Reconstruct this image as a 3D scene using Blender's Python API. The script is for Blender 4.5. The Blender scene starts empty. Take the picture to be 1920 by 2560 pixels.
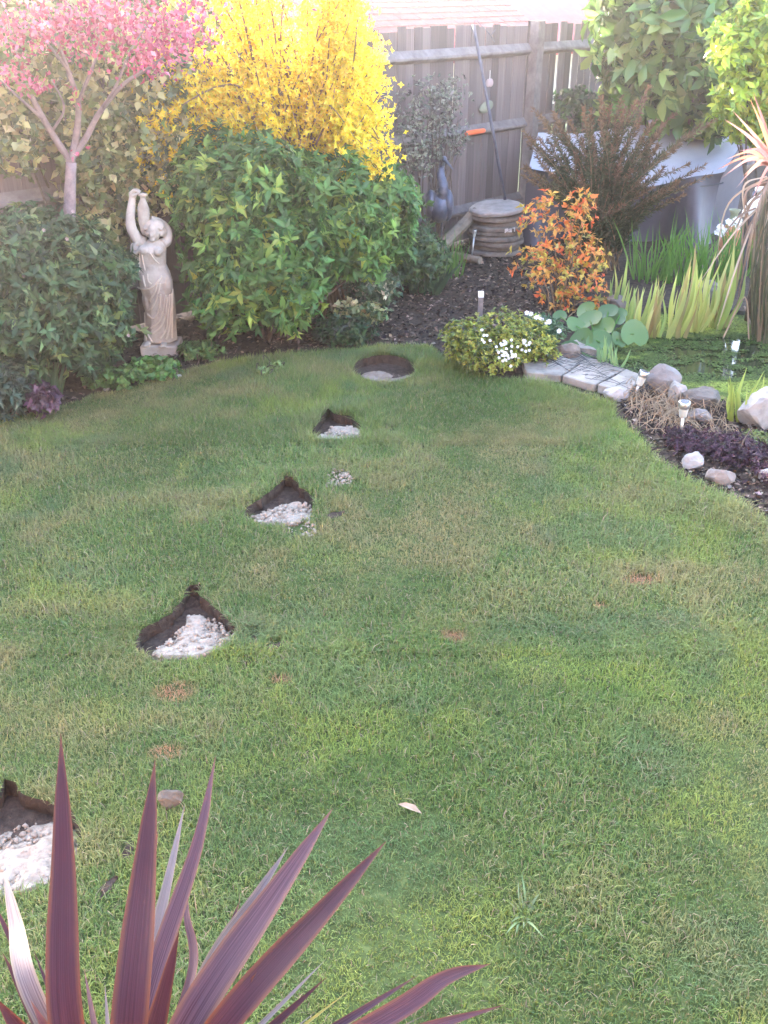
import bpy, bmesh, math, random
import numpy as np
from mathutils import Matrix, Vector
rng = np.random.default_rng(11); random.seed(11)
SC = bpy.context.scene; COL = SC.collection; PI = math.pi; R = math.radians

# ------------------------------------------------------------------ camera, sky, sun, exposure
F_PX, CAM_H, PITCH = 2440.0, 2.1, R(28.4)
cam = bpy.data.objects.new('camera', bpy.data.cameras.new('camera')); COL.objects.link(cam)
cam.location = (0, 0, CAM_H); cam.rotation_euler = (PI/2 - PITCH, 0, 0)
cam.data.sensor_fit = 'VERTICAL'; cam.data.sensor_height = 24.0
cam.data.lens = 24.0*F_PX/2560.0; cam.data.clip_end = 500; cam.data.clip_start = .05
SC.camera = cam
SUN_EL, SUN_AZ = 14.0, -29.0
wd = bpy.data.worlds.new('World'); SC.world = wd; wd.use_nodes = True
wn = wd.node_tree.nodes; wl = wd.node_tree.links
sky = wn.new('ShaderNodeTexSky'); sky.sky_type = 'NISHITA'; sky.sun_disc = False
sky.sun_elevation = R(SUN_EL); sky.sun_rotation = R(SUN_AZ)
sky.air_density = 1.0; sky.dust_density = 2.0; sky.ozone_density = 1.0
bg = wn['Background']; bg.inputs['Strength'].default_value = .15
wl.new(sky.outputs['Color'], bg.inputs['Color'])
sl = bpy.data.lights.new('sun', 'SUN'); sl.energy = 2.2; sl.angle = R(.6); sl.color = (1, .88, .70)
sun = bpy.data.objects.new('sun', sl); COL.objects.link(sun); sun.location = (-4, 8, 9)
sd = Vector((math.sin(R(SUN_AZ))*math.cos(R(SUN_EL)), math.cos(R(SUN_AZ))*math.cos(R(SUN_EL)), math.sin(R(SUN_EL))))
sun.rotation_euler = sd.to_track_quat('Z', 'Y').to_euler()
vs = SC.view_settings; vs.view_transform = 'Standard'; vs.look = 'None'; vs.gamma = 1; vs.exposure = 4.36
vs.use_white_balance = True; vs.white_balance_temperature = 6500; vs.white_balance_tint = 16
SC.cycles.use_denoising = True; SC.cycles.max_bounces = 6; SC.cycles.transparent_max_bounces = 6
SC.cycles.caustics_reflective = False; SC.cycles.caustics_refractive = False
SC.cycles.volume_bounces = 0; SC.cycles.sample_clamp_indirect = 6

# ------------------------------------------------------------------ pixels to rays to places
cp, sp = math.cos(PITCH), math.sin(PITCH)
def ray(px, py):
    cx, cy = (px-960)/F_PX, (1280-py)/F_PX
    return np.array([cx, cp + cy*sp, -sp + cy*cp])
def G(px, py, z=0.0):
    d = ray(px, py); return np.array([0, 0, CAM_H]) + d*((z-CAM_H)/d[2])
def P(px, py, Y):
    d = ray(px, py); return np.array([0, 0, CAM_H]) + d*(Y/d[1])
def Sl(px, py, s):
    d = ray(px, py); return np.array([0, 0, CAM_H]) + d/np.linalg.norm(d)*s
def mpp(Y, z=0.0): return (Y*cp + (CAM_H-z)*sp)/F_PX           # metres per photo pixel there
FE = np.array([.690, .724, 0]); FN = np.array([.724, -.690, 0]); FP0 = G(1300, 570)
def onF(px, py, off=0.0):
    d = ray(px, py); o = np.array([0, 0, CAM_H]); q = FP0 + FN*off
    return o + d*(np.dot(q-o, FN)/np.dot(d, FN))

# ------------------------------------------------------------------ small helpers
def nz(v):
    v = np.asarray(v, float); return v/np.maximum(np.linalg.norm(v, axis=-1, keepdims=True), 1e-9)
_lat = rng.random((64, 64))
def vnoise(x, y, s):
    x = np.asarray(x)/s; y = np.asarray(y)/s
    i = np.floor(x).astype(int); j = np.floor(y).astype(int); u = x-i; v = y-j
    u = u*u*(3-2*u); v = v*v*(3-2*v); g = lambda a, b: _lat[a % 64, b % 64]
    return (g(i, j)*(1-u)+g(i+1, j)*u)*(1-v) + (g(i, j+1)*(1-u)+g(i+1, j+1)*u)*v
def inpoly(x, y, poly):
    r = np.zeros(np.shape(x), bool); n = len(poly); j = n-1
    for i in range(n):
        xi, yi = poly[i][0], poly[i][1]; xj, yj = poly[j][0], poly[j][1]
        c = ((yi > y) != (yj > y)) & (x < (xj-xi)*(y-yi)/((yj-yi) if yj != yi else 1e-9)+xi)
        r ^= c; j = i
    return r
def lin(r, g, b):
    f = lambda c: ((c/255+.055)/1.055)**2.4 if c > 10 else c/255/12.92
    return (f(r), f(g), f(b))

def mat(name, c1, c2=None, scale=8.0, rough=.75, bump=0.0, spec=.3, metal=0.0, detail=5, stretch=None, c3=None):
    m = bpy.data.materials.new(name); m.use_nodes = True; t = m.node_tree; b = t.nodes['Principled BSDF']
    b.inputs['Roughness'].default_value = rough; b.inputs['Metallic'].default_value = metal
    b.inputs['Specular IOR Level'].default_value = spec
    if c2 is None: b.inputs['Base Color'].default_value = (*c1, 1); return m
    tc = t.nodes.new('ShaderNodeTexCoord'); src = tc.outputs['Object']
    if stretch:
        mp = t.nodes.new('ShaderNodeMapping'); mp.inputs['Scale'].default_value = stretch
        t.links.new(src, mp.inputs['Vector']); src = mp.outputs['Vector']
    n = t.nodes.new('ShaderNodeTexNoise'); n.inputs['Scale'].default_value = scale; n.inputs['Detail'].default_value = detail
    n.inputs['Roughness'].default_value = .65; t.links.new(src, n.inputs['Vector'])
    r = t.nodes.new('ShaderNodeValToRGB'); e = r.color_ramp.elements
    e[0].position = .32; e[0].color = (*c1, 1); e[1].position = .68; e[1].color = (*c2, 1)
    if c3: k = e.new(.5); k.color = (*c3, 1)
    t.links.new(n.outputs['Fac'], r.inputs['Fac']); t.links.new(r.outputs['Color'], b.inputs['Base Color'])
    if bump:
        bn = t.nodes.new('ShaderNodeBump'); bn.inputs['Strength'].default_value = bump; bn.inputs['Distance'].default_value = .02
        t.links.new(n.outputs['Fac'], bn.inputs['Height']); t.links.new(bn.outputs['Normal'], b.inputs['Normal'])
    return m
def leafmat(name, cols=None, rough=.5, transl=.35, spec=.35):
    """cols None: per-leaf colour attribute; else a ramp over the object's random number."""
    m = bpy.data.materials.new(name); m.use_nodes = True; t = m.node_tree; b = t.nodes['Principled BSDF']
    if cols is None:
        a = t.nodes.new('ShaderNodeAttribute'); a.attribute_name = 'Col'; out = a.outputs['Color']
    else:
        oi = t.nodes.new('ShaderNodeObjectInfo'); r = t.nodes.new('ShaderNodeValToRGB'); e = r.color_ramp.elements
        while len(e) < len(cols): e.new(.5)
        for k, c in enumerate(cols): e[k].position = k/(len(cols)-1); e[k].color = (*c, 1)
        t.links.new(oi.outputs['Random'], r.inputs['Fac']); out = r.outputs['Color']
    t.links.new(out, b.inputs['Base Color']); b.inputs['Roughness'].default_value = rough
    b.inputs['Specular IOR Level'].default_value = spec
    tr = t.nodes.new('ShaderNodeBsdfTranslucent'); mx = t.nodes.new('ShaderNodeMixShader'); mx.inputs['Fac'].default_value = transl
    t.links.new(out, tr.inputs['Color']); t.links.new(b.outputs[0], mx.inputs[1]); t.links.new(tr.outputs[0], mx.inputs[2])
    t.links.new(mx.outputs[0], t.nodes['Material Output'].inputs['Surface'])
    return m

def tag(o, label=None, cat=None, group=None, kind=None):
    if label: o['label'] = label
    if cat: o['category'] = cat
    if group: o['group'] = group
    if kind: o['kind'] = kind
    return o
def link(name, me, m=None, parent=None, smooth=False, **kw):
    o = bpy.data.objects.new(name, me); COL.objects.link(o)
    if m is not None and me is not None and len(me.materials) == 0: me.materials.append(m)
    if parent is not None:
        o.parent = parent
        if parent.type == 'EMPTY': o.matrix_parent_inverse = Matrix.Translation(-Vector(parent.location))
        elif parent.parent is not None and 'inv' not in kw: o.matrix_parent_inverse = parent.matrix_basis.inverted()
        elif parent.parent is None: o.matrix_parent_inverse = parent.matrix_basis.inverted()
    if smooth and me is not None: me.polygons.foreach_set('use_smooth', [True]*len(me.polygons))
    return o
def thing(name, label, cat, loc, group=None):
    o = bpy.data.objects.new(name, None); COL.objects.link(o); o.location = [float(c) for c in loc]
    o.empty_display_size = .1
    return tag(o, label, cat, group)
def tri_mesh(name, V, T, C=None, smooth=False):
    me = bpy.data.meshes.new(name); V = np.ascontiguousarray(V, np.float32); T = np.ascontiguousarray(T, np.int32)
    me.vertices.add(len(V)); me.vertices.foreach_set('co', V.ravel())
    me.loops.add(T.size); me.loops.foreach_set('vertex_index', T.ravel())
    me.polygons.add(len(T)); me.polygons.foreach_set('loop_start', np.arange(0, T.size, T.shape[1], dtype=np.int32))
    if smooth: me.polygons.foreach_set('use_smooth', np.ones(len(T), bool))
    me.update(calc_edges=True)
    if C is not None:
        a = me.color_attributes.new('Col', 'FLOAT_COLOR', 'POINT')
        C4 = np.ones((len(V), 4), np.float32); C4[:, :3] = C; a.data.foreach_set('color', C4.ravel())
    return me

class MB:
    def __init__(s): s.V = []; s.F = []
    def add(s, V, Fc):
        b = len(s.V); s.V += [tuple(map(float, v)) for v in V]; s.F += [[b+i for i in f] for f in Fc]; return s
    def box(s, c, size, M=None):
        x, y, z = [q/2 for q in size]
        V = [Vector((a*x, b*y, d*z)) for a in (-1, 1) for b in (-1, 1) for d in (-1, 1)]
        if M is not None: V = [M @ v for v in V]
        V = [v+Vector([float(q) for q in c]) for v in V]
        return s.add(V, [(0, 1, 3, 2), (4, 6, 7, 5), (0, 4, 5, 1), (2, 3, 7, 6), (0, 2, 6, 4), (1, 5, 7, 3)])
    def tube(s, pts, rad, seg=6, cap=True):
        pts = [np.asarray(p, float) for p in pts]; n = len(pts)
        if np.isscalar(rad): rad = [rad]*n
        V = []; up = np.array([0, 0, 1.0])
        for i in range(n):
            d = nz(pts[min(i+1, n-1)]-pts[max(i-1, 0)])
            a = np.cross(d, up if abs(d[2]) < .95 else np.array([1.0, 0, 0])); a = nz(a); b = np.cross(d, a)
            for k in range(seg):
                t = 2*PI*k/seg; V.append(pts[i]+rad[i]*(math.cos(t)*a+math.sin(t)*b))
        Fc = [(i*seg+k, i*seg+(k+1) % seg, (i+1)*seg+(k+1) % seg, (i+1)*seg+k) for i in range(n-1) for k in range(seg)]
        if cap: Fc += [tuple(range(seg-1, -1, -1)), tuple((n-1)*seg+k for k in range(seg))]
        return s.add(V, Fc)
    def lathe(s, prof, M=None, seg=16, close=True):
        V = []
        for r, z in prof:
            for k in range(seg):
                v = Vector((r*math.cos(2*PI*k/seg), r*math.sin(2*PI*k/seg), z)); V.append(M @ v if M is not None else v)
        n = len(prof)
        Fc = [(i*seg+k, i*seg+(k+1) % seg, (i+1)*seg+(k+1) % seg, (i+1)*seg+k) for i in range(n-1) for k in range(seg)]
        if close: Fc += [tuple(range(seg-1, -1, -1)), tuple((n-1)*seg+k for k in range(seg))]
        return s.add(V, Fc)
    def ell(s, c, r, M=None, nu=10, nv=7):
        pr = [(max(math.sin(PI*i/nv), .02), -math.cos(PI*i/nv)) for i in range(nv+1)]
        T = Matrix.Translation(Vector([float(q) for q in c])) @ (M.to_4x4() if M is not None else Matrix()) @ Matrix.Diagonal((r[0], r[1], r[2], 1))
        return s.lathe(pr, T, nu)
    def prism(s, poly, z0, z1):
        n = len(poly); V = [(p[0], p[1], z0) for p in poly]+[(p[0], p[1], z1) for p in poly]
        return s.add(V, [tuple(range(n-1, -1, -1)), tuple(range(n, 2*n))]+[(i, (i+1) % n, n+(i+1) % n, n+i) for i in range(n)])
    def mesh(s, name, smooth=False):
        me = bpy.data.meshes.new(name); me.from_pydata(s.V, [], s.F)
        bm = bmesh.new(); bm.from_mesh(me); bmesh.ops.recalc_face_normals(bm, faces=bm.faces); bm.to_mesh(me); bm.free()
        if smooth: me.polygons.foreach_set('use_smooth', [True]*len(me.polygons))
        return me
    def build(s, name, m, parent=None, smooth=False): return link(name, s.mesh(name, smooth), m, parent)

def bezier(pts, n=10):
    """smooth curve through the points (Catmull-Rom)"""
    p = [np.asarray(q, float) for q in pts]; p = [2*p[0]-p[1]]+p+[2*p[-1]-p[-2]]; out = []
    m = len(p)-3
    for i in range(m):
        for k in range(n if i < m-1 else n+1):
            t = k/n; a, b, c, d = p[i:i+4]
            out.append(.5*((2*b)+(c-a)*t+(2*a-5*b+4*c-d)*t*t+(3*b-a-3*c+d)*t**3))
    return out

# ------------------------------------------------------------------ leaves
LV4 = np.array([[0, 0, 0], [.42, -.5, .12], [.5, 0, 0], [.42, .5, .12], [1, 0, -.12]]); LT4 = np.array([[0, 3, 2], [0, 2, 1], [1, 2, 4], [2, 3, 4]])
LV2 = np.array([[0, 0, 0], [.45, .5, .1], [1, 0, -.08], [.45, -.5, .1]]); LT2 = np.array([[0, 1, 2], [0, 2, 3]])
LV8 = np.array([[0, 0, 0], [.25, -.36, .09], [.3, 0, 0], [.25, .36, .09], [.62, -.46, .08], [.65, 0, -.03], [.62, .46, .08], [1, 0, -.16]])
LT8 = np.array([[0, 3, 2], [0, 2, 1], [1, 2, 5], [1, 5, 4], [2, 3, 6], [2, 6, 5], [4, 5, 7], [5, 6, 7]])
SHAPES = {2: (LV2, LT2), 4: (LV4, LT4), 8: (LV8, LT8)}
def frames(D, N):
    D = nz(D); S = nz(np.cross(N, D)); return D, S, np.cross(D, S)
def leafmesh(Pn, D, N, L, W, C, detail=4, name='foliage'):
    lv, lt = SHAPES[detail]; n = len(Pn); D, S, N = frames(D, N)
    L = np.broadcast_to(L, (n,)); W = np.broadcast_to(W, (n,))
    V = (Pn[:, None, :] + lv[None, :, :1]*(L[:, None, None]*D[:, None, :]) + lv[None, :, 1:2]*(W[:, None, None]*S[:, None, :])
         + lv[None, :, 2:3]*(L[:, None, None]*N[:, None, :]))
    T = (np.arange(n)[:, None, None]*len(lv)+lt[None]).reshape(-1, 3)
    return tri_mesh(name, V.reshape(-1, 3), T, np.repeat(np.broadcast_to(C, (n, 3)), len(lv), axis=0))
def leafparts(idx, Pn, D, N, L, W, m, parent, name='leaf', detail=8):
    """single leaves as objects of one shared mesh"""
    lv, lt = SHAPES[detail]; me = tri_mesh('leaf_blade', lv, lt); me.materials.append(m)
    D, S, N = frames(D, N); L = np.broadcast_to(L, (len(Pn),)); W = np.broadcast_to(W, (len(Pn),))
    for i in idx:
        o = link(name, me, None, parent)
        M = Matrix.Identity(4)
        for r_ in range(3):
            M[r_][0] = D[i][r_]*L[i]; M[r_][1] = S[i][r_]*W[i]; M[r_][2] = N[i][r_]*L[i]; M[r_][3] = Pn[i][r_]
        o.matrix_basis = M
def blob(px, py, Y, rx, rz, ry):
    """an ellipsoid of foliage: photo centre, distance, radii (px, px, metres)"""
    c = P(px, py, Y); k = mpp(Y, c[2]); return (c, np.array([rx*k, ry, rz*k]))
def shell(blobs, n, lo=.7, hi=1.05, zmin=.03, front=-.35):
    w = np.array([b[1][0]*b[1][2]+b[1][1]*b[1][2] for b in blobs]); w = w/w.sum()
    Ps = []; Ns = []
    while sum(map(len, Ps)) < n:
        k = rng.choice(len(blobs), size=n, p=w); c = np.array([b[0] for b in blobs])[k]; r = np.array([b[1] for b in blobs])[k]
        d = nz(rng.normal(size=(n, 3))); f = (lo+(hi-lo)*rng.random(n)**.7+np.where(rng.random(n) < .22, .16*np.abs(rng.normal(size=n)), 0))[:, None]; f = f*(1+.09*np.sin(d[:, :1]*6+k[:, None]*2.1)+.09*np.sin(d[:, 2:]*7+k[:, None]))
        p = c+d*r*f; nn = nz(d/r)
        tc = nz(np.array([0, 0, CAM_H])-p)
        ok = (p[:, 2] > zmin) & (((nn*tc).sum(1) > front) | (nn[:, 2] > .3))
        for b in blobs:                                    # not deep inside a neighbour
            ok &= ~((((p-b[0])/b[1])**2).sum(1) < (lo*.8)**2)
        Ps.append(p[ok]); Ns.append(nn[ok])
    return np.concatenate(Ps)[:n], np.concatenate(Ns)[:n]
def palette(n, cols, wts=None, jit=.18, key=None):
    cols = np.array(cols); k = rng.choice(len(cols), size=n, p=wts) if key is None else key
    c = cols[k]; return np.clip(c*(1+jit*rng.normal(size=(n, 1)))*(1+.06*rng.normal(size=(n, 3))), .003, .95)
def shrub(name, label, cat, base, blobs, n, per, L, Wr, cols, wts=None, parts=0, partcols=None, spread=1.0, up=.2, detail=4, group=None, stems=8, stemr=.012, stemmat=None, lo=.72, hi=1.06, transl=.35, rough=.45, jit=.2, pname='leaf', lvar=.25, core=.6, alb=1.0):
    """n twig tips in the blobs, per leaves round each; the nearest ones become leaf parts"""
    base = np.array(base); t = thing(name, label, cat, base, group)
    tp, tn = shell(blobs, n, lo, hi); m = n*per
    Pn = np.repeat(tp, per, 0); ax = np.repeat(nz(tn+np.array([0, 0, up])+.35*rng.normal(size=(n, 3))), per, 0)
    rd = rng.normal(size=(m, 3)); rd -= (rd*ax).sum(1, keepdims=True)*ax; rd = nz(rd)
    D = nz(ax*.55+rd*spread+np.array([0, 0, -.12])); N = nz(ax+.3*rng.normal(size=(m, 3)))
    Pn = Pn+ax*rng.uniform(-.3, .25, size=(m, 1))*L
    Ls = L*np.clip(1+lvar*rng.normal(size=m), .45, 1.7); Ws = Ls*Wr
    key = np.repeat(rng.choice(len(cols), size=n, p=wts), per)
    C = palette(m, cols, key=key, jit=jit)
    sel = np.zeros(m, bool)
    if parts:
        toc = nz(np.array([0, 0, CAM_H])-Pn); sc = (np.repeat(tn, per, 0)*toc).sum(1)+.6*rng.random(m)
        idx = np.argsort(-sc)[:parts*3]; idx = rng.choice(idx, size=parts, replace=False); sel[idx] = True
        leafparts(idx, Pn, D, N, Ls, Ws, leafmat(name+'_leaf', [tuple(np.array(q)*alb) for q in (partcols or cols)], rough, transl), t, pname)
    cols = np.array(cols)*alb; C = C*alb
    if core:                                                # leaves deep inside the bush
        nc = int(m*core*.35); kb = rng.choice(len(blobs), size=nc); cP = np.array([b[0] for b in blobs])[kb]+nz(rng.normal(size=(nc, 3)))*np.array([b[1] for b in blobs])[kb]*rng.uniform(.15, .74, (nc, 1)); cP = cP[cP[:, 2] > .02]; nc = len(cP)
        ci = link('inner_foliage', leafmesh(cP, rng.normal(size=(nc, 3)), rng.normal(size=(nc, 3)), L*1.7, L*1.7*max(Wr, .5), palette(nc, cols, jit=.2), 2, 'inner_foliage'), leafmat(name+'_inner', None, .6, .15), t); tag(ci, kind='stuff')
    fo = link('foliage', leafmesh(Pn[~sel], D[~sel], N[~sel], Ls[~sel], Ws[~sel], C[~sel], detail), leafmat(name+'_foliage', None, rough, transl), t)
    tag(fo, kind='stuff')
    sm = stemmat or M_BARK
    for i in range(stems):
        b = blobs[rng.integers(len(blobs))]; e = b[0]+b[1]*nz(rng.normal(size=3))*.7
        if e[2] < base[2]: e[2] = base[2]+.15
        s0 = base+np.array([rng.normal()*.06, rng.normal()*.06, -.02])
        md = (s0*.55+e*.45)+np.array([rng.normal()*.05, rng.normal()*.05, .05]); pts = bezier([s0, md, e], 5)
        MB().tube(pts, list(np.linspace(stemr, stemr*.35, len(pts))), 5).build('stem', sm, t, True)
    return t
M_BARK = mat('bark', (.045, .032, .024), (.12, .09, .07), 30, .9, .4)

# ================================================================== THE SETTING
M_SOIL = mat('soil', (.022, .016, .013), (.075, .055, .042), 22, .95, .8, .1)
M_SOILDARK = mat('turf_soil', (.035, .025, .02), (.085, .062, .05), 30, .98, .9, .05)
M_THATCH = mat('lawn_thatch', (.035, .05, .018), (.09, .12, .04), 14, .95, .5, .1, c3=(.06, .085, .028))
def gpoly(px): return [G(*p)[:2] for p in px]
def rough_loop(poly, step=.05, amp=.012):
    out = []; n = len(poly)
    for i in range(n):
        a = np.array(poly[i]); b = np.array(poly[(i+1) % n]); k = max(1, int(np.linalg.norm(b-a)/step))
        for j in range(k): out.append(a+(b-a)*j/k+rng.normal(size=2)*amp*(j > 0))
    return out
lawn_px = [(-420, 1150), (-120, 1085), (0, 1058), (100, 1030), (200, 1005), (300, 978), (420, 938), (560, 908), (700, 890), (830, 878), (950, 868), (1075, 870),
           (1110, 905), (1200, 940), (1310, 958), (1400, 975), (1490, 1000), (1540, 1020), (1560, 1065), (1610, 1120), (1660, 1172), (1730, 1215), (1830, 1255), (1920, 1305), (2250, 1420)]
LAWN = rough_loop(gpoly(lawn_px)+[np.array([4.4, 3.2]), np.array([4.4, -3.0]), np.array([-4.2, -3.0]), np.array([-4.2, 3.6])], .12, .02)
hole_px = [
    [(-60, 2010), (0, 1985), (12, 1950), (40, 1958), (62, 1990), (120, 2005), (175, 2020), (205, 2075), (198, 2130), (160, 2185), (80, 2232), (-60, 2255), (-160, 2170), (-140, 2070)],
    [(335, 1612), (350, 1580), (410, 1545), (450, 1510), (474, 1466), (500, 1462), (512, 1500), (548, 1530), (592, 1565), (586, 1597), (560, 1620), (500, 1650), (400, 1655), (365, 1640)],
    [(608, 1292), (615, 1272), (660, 1240), (700, 1210), (712, 1190), (730, 1195), (760, 1225), (786, 1245), (788, 1262), (775, 1300), (730, 1318), (640, 1312)],
    [(772, 1085), (790, 1065), (814, 1032), (825, 1022), (836, 1036), (880, 1044), (906, 1065), (906, 1100), (850, 1108), (795, 1106)],
    [(960+80*math.cos(a), 924+35*math.sin(a)) for a in np.linspace(0, 2*PI, 22, endpoint=False)]]
HOLES = [rough_loop(gpoly(h), .03, .006) for h in hole_px]
pond_px = [(1475, 905), (1500, 850), (1560, 800), (1640, 770), (1900, 775), (2300, 800), (2400, 900), (2300, 1000), (1960, 1015), (1780, 1005), (1700, 985), (1600, 955), (1530, 930)]
POND = rough_loop(gpoly(pond_px), .12, .015)
def fill(loops, z, name):
    bm = bmesh.new(); ed = []
    for lp in loops:
        vs_ = [bm.verts.new((p[0], p[1], z)) for p in lp]
        ed += [bm.edges.new((vs_[i], vs_[(i+1) % len(vs_)])) for i in range(len(vs_))]
    bmesh.ops.triangle_fill(bm, edges=ed, use_beauty=True)
    for f in bm.faces:
        if f.normal.z < 0: f.normal_flip()
    me = bpy.data.meshes.new(name); bm.to_mesh(me); bm.free(); return me
BIG = [np.array(q) for q in ((-120, -60), (120, -60), (120, 200), (-120, 200))]
# the soil of the beds runs on to the horizon; the lawn lies inside it
ground = link('ground', fill([BIG, LAWN, POND], 0.0, 'ground'), M_SOIL); tag(ground, kind='structure')
lawn = link('lawn', fill([LAWN]+HOLES, .004, 'lawn'), M_THATCH); tag(lawn, kind='structure')
def skirt(loop, z0, z1, name, m, parent, floor=None, inset=0.0):
    c = np.mean(loop, axis=0); n = len(loop); V = []; 
    for p in loop: V.append((p[0], p[1], z0))
    for p in loop:
        q = c+(p-c)*(1-inset)+rng.normal(size=2)*.004; V.append((q[0], q[1], z1+rng.normal()*.004))
    Fc = [(i, (i+1) % n, n+(i+1) % n, n+i) for i in range(n)]
    V.append((c[0], c[1], z1 if floor is None else floor)); Fc += [(n+i, n+(i+1) % n, 2*n) for i in range(n)]
    return MB().add(V, Fc).build(name, m, parent)
lawn_edge = skirt(LAWN, .004, -.05, 'lawn_edge', M_SOILDARK, lawn)
for i, h in enumerate(HOLES):
    skirt(h, .004, -.085 if i < 4 else -.065, 'stepping_stone_hole', M_SOILDARK, lawn, inset=.03)
# sunlit ground over the fence
M_FAR = mat('far_grass', (.22, .26, .09), (.34, .34, .16), 3, .9)
fq = [FP0+FN*(-.35)+FE*s for s in (-14, 16)]+[FP0+FN*(-5)+FE*s for s in (16, -14)]
far = link('neighbour_lawn', fill([[q[:2] for q in fq]], .012, 'neighbour_lawn'), M_FAR); tag(far, kind='structure')

# ------------------------------------------------------------------ grass (nobody could count it)
M_GRASS = leafmat('grass_blades', None, .6, .38, .2)
def vis(x, y, m=.35): return (np.abs(x) < .42*y+.30+m)
bald = []
def bare(px, py, rx, ry, ang=0.0):
    c = G(px, py); k = mpp(c[1]); dp = abs(G(px, py-ry)[1]-G(px, py+ry)[1])/2
    bald.append((c[:2], rx*k, dp, ang)); return c
for a in ((633, 1600, 10, 22, -.3), (690, 1618, 32, 10, .6), (838, 1292, 30, 8, .6), (978, 1082, 14, 8, .4), (270, 2225, 16, 36, -.4), (320, 2130, 14, 26, -.3), (1072, 1080, 14, 5, 0), (620, 1660, 10, 6, 0), (210, 1430, 9, 8, 0), (520, 1745, 14, 8, 0),
          (425, 2005, 26, 22, 0), (100, 1392, 10, 6, 0), (850, 1203, 32, 20, 0), (748, 1328, 30, 18, -.4)): bare(*a)
brown = [(1602, 1458, 48, 16), (1135, 1598, 38, 16), (1500, 1520, 22, 10), (440, 1738, 60, 28), (410, 1885, 45, 22), (700, 1705, 34, 12)]
def grass(n, y0, y1, hmu, w, tris, zmax=99):
    x = rng.uniform(-2.9, 3.6, n*5); y = y0+(y1-y0)*rng.random(n*5)
    ok = vis(x, y) & inpoly(x, y, LAWN)
    for h in HOLES: ok &= ~inpoly(x, y, h)
    for c, rx, ry, an in bald:
        u = (x-c[0])*math.cos(an)+(y-c[1])*math.sin(an); v = -(x-c[0])*math.sin(an)+(y-c[1])*math.cos(an)
        ok &= ((u/rx)**2+(v/ry)**2 > .5+.7*rng.random(len(x)))
    x = x[ok][:n]; y = y[ok][:n]; m = len(x)
    pa = vnoise(x, y, .55); pb = vnoise(x+9, y+3, .17); pc = vnoise(x+5, y+17, 1.3); pd = vnoise(x+31, y+7, .07)
    h = hmu*(.35+.8*pa+.5*pb*pa+.25*pd)*np.clip(1+.3*rng.normal(size=m), .35, 2)
    dead = np.zeros(m)
    for (bx, by, rx, ry) in brown:
        c = G(bx, by); k = mpp(c[1]); dp = abs(G(bx, by-ry)[1]-G(bx, by+ry)[1])/2
        q = ((x-c[0])/(rx*k))**2+((y-c[1])/dp)**2; dead = np.maximum(dead, np.clip(1.25-q+.6*(pd-.5), 0, 1)*rng.uniform(.65, .95))
    # lush tall edge by the pond and the beds, and tufts hanging over the holes
    e1 = np.zeros(m)
    for (bx, by, rad, a) in ((1600, 1120, .28, .9), (1560, 1060, .24, .9), (1500, 1020, .2, .6), (1680, 1190, .25, .8), (1760, 1235, .3, .6), (1350, 985, .3, .5), (1150, 925, .2, .5), (1490, 1740, .26, .5), (980, 1930, .3, .4), (1230, 1640, .3, .25)):
        c = G(bx, by); e1 = np.maximum(e1, a*np.exp(-((x-c[0])**2+(y-c[1])**2)/rad**2))
    e2 = np.zeros(m)
    for hh in HOLES:
        hc_ = np.mean(hh, axis=0); rr = np.max(np.linalg.norm(np.array(hh)-hc_, axis=1))
        dd = np.hypot(x-hc_[0], y-hc_[1]); e2 = np.maximum(e2, np.clip(1-(dd-rr*.8)/.12, 0, 1)*(y > hc_[1]-.05))
    h *= (1+1.3*e1+.45*e2)*(1-.5*np.clip(dead, 0, 1)); 
    cols = np.array([[.110, .200, .040], [.075, .160, .035], [.150, .225, .055], [.19, .23, .085], [.085, .165, .055]])
    k = rng.choice(5, size=m, p=[.34, .24, .2, .12, .10]); C = cols[k]
    shade = (.55+.70*pa*(.35+.65*pb)+.45*pc)[:, None]
    C = C*shade
    yel = np.clip((pc-.38)*1.3+.9*(pb-.45)+.5*(pd-.5), 0, .85)[:, None]; C = C*(1-yel)+np.array([.235, .235, .085])*yel*(.85+.3*rng.random((m, 1)))
    q1 = np.clip((vnoise(x+50, y+20, .38)+.35*vnoise(x, y+40, .11)-.78)*3.2, 0, .8)[:, None]; C = C*(1-q1)+np.array([.18, .27, .05])*q1*(.8+.4*rng.random((m, 1)))
    q2 = np.clip((vnoise(x+23, y+61, .34)+.35*vnoise(x+8, y, .10)-.84)*2.4, 0, .5)[:, None]; C = C*(1-q2)+np.array([.085, .175, .065])*q2
    C = C*(1-.55*e1[:, None])+np.array([.11, .27, .03])*.55*e1[:, None]
    C = C*(1-dead[:, None])+np.array([.36, .21, .10])*(.8+.4*rng.random((m, 1)))*dead[:, None]
    st = rng.random(m) < .07; C[st] = np.array([.26, .25, .13])*(.5+.6*rng.random((st.sum(), 1)))
    C = C*np.array([1.22, 1.03, 1.30])
    C *= np.clip(1+.16*rng.normal(size=(m, 1)), .5, 1.6)
    az = rng.uniform(0, 2*PI, m)+1.2*vnoise(x+3, y, .4); ln = np.clip(rng.normal(.75, .4, m), .05, 1.6)
    d = np.stack([np.cos(az), np.sin(az)], 1); s = np.stack([-np.sin(az), np.cos(az)], 1)*(w*(.6+.8*rng.random(m))[:, None]/2)
    b = np.stack([x, y, np.full(m, .002)], 1); s3 = np.concatenate([s, np.zeros((m, 1))], 1)
    f3 = lambda a, z: np.concatenate([d*a[:, None], z[:, None]], 1)
    tip = b+f3(h*ln*1.0, h*(1-.25*ln)); mid = b+f3(h*ln*.35, h*.62)
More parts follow.
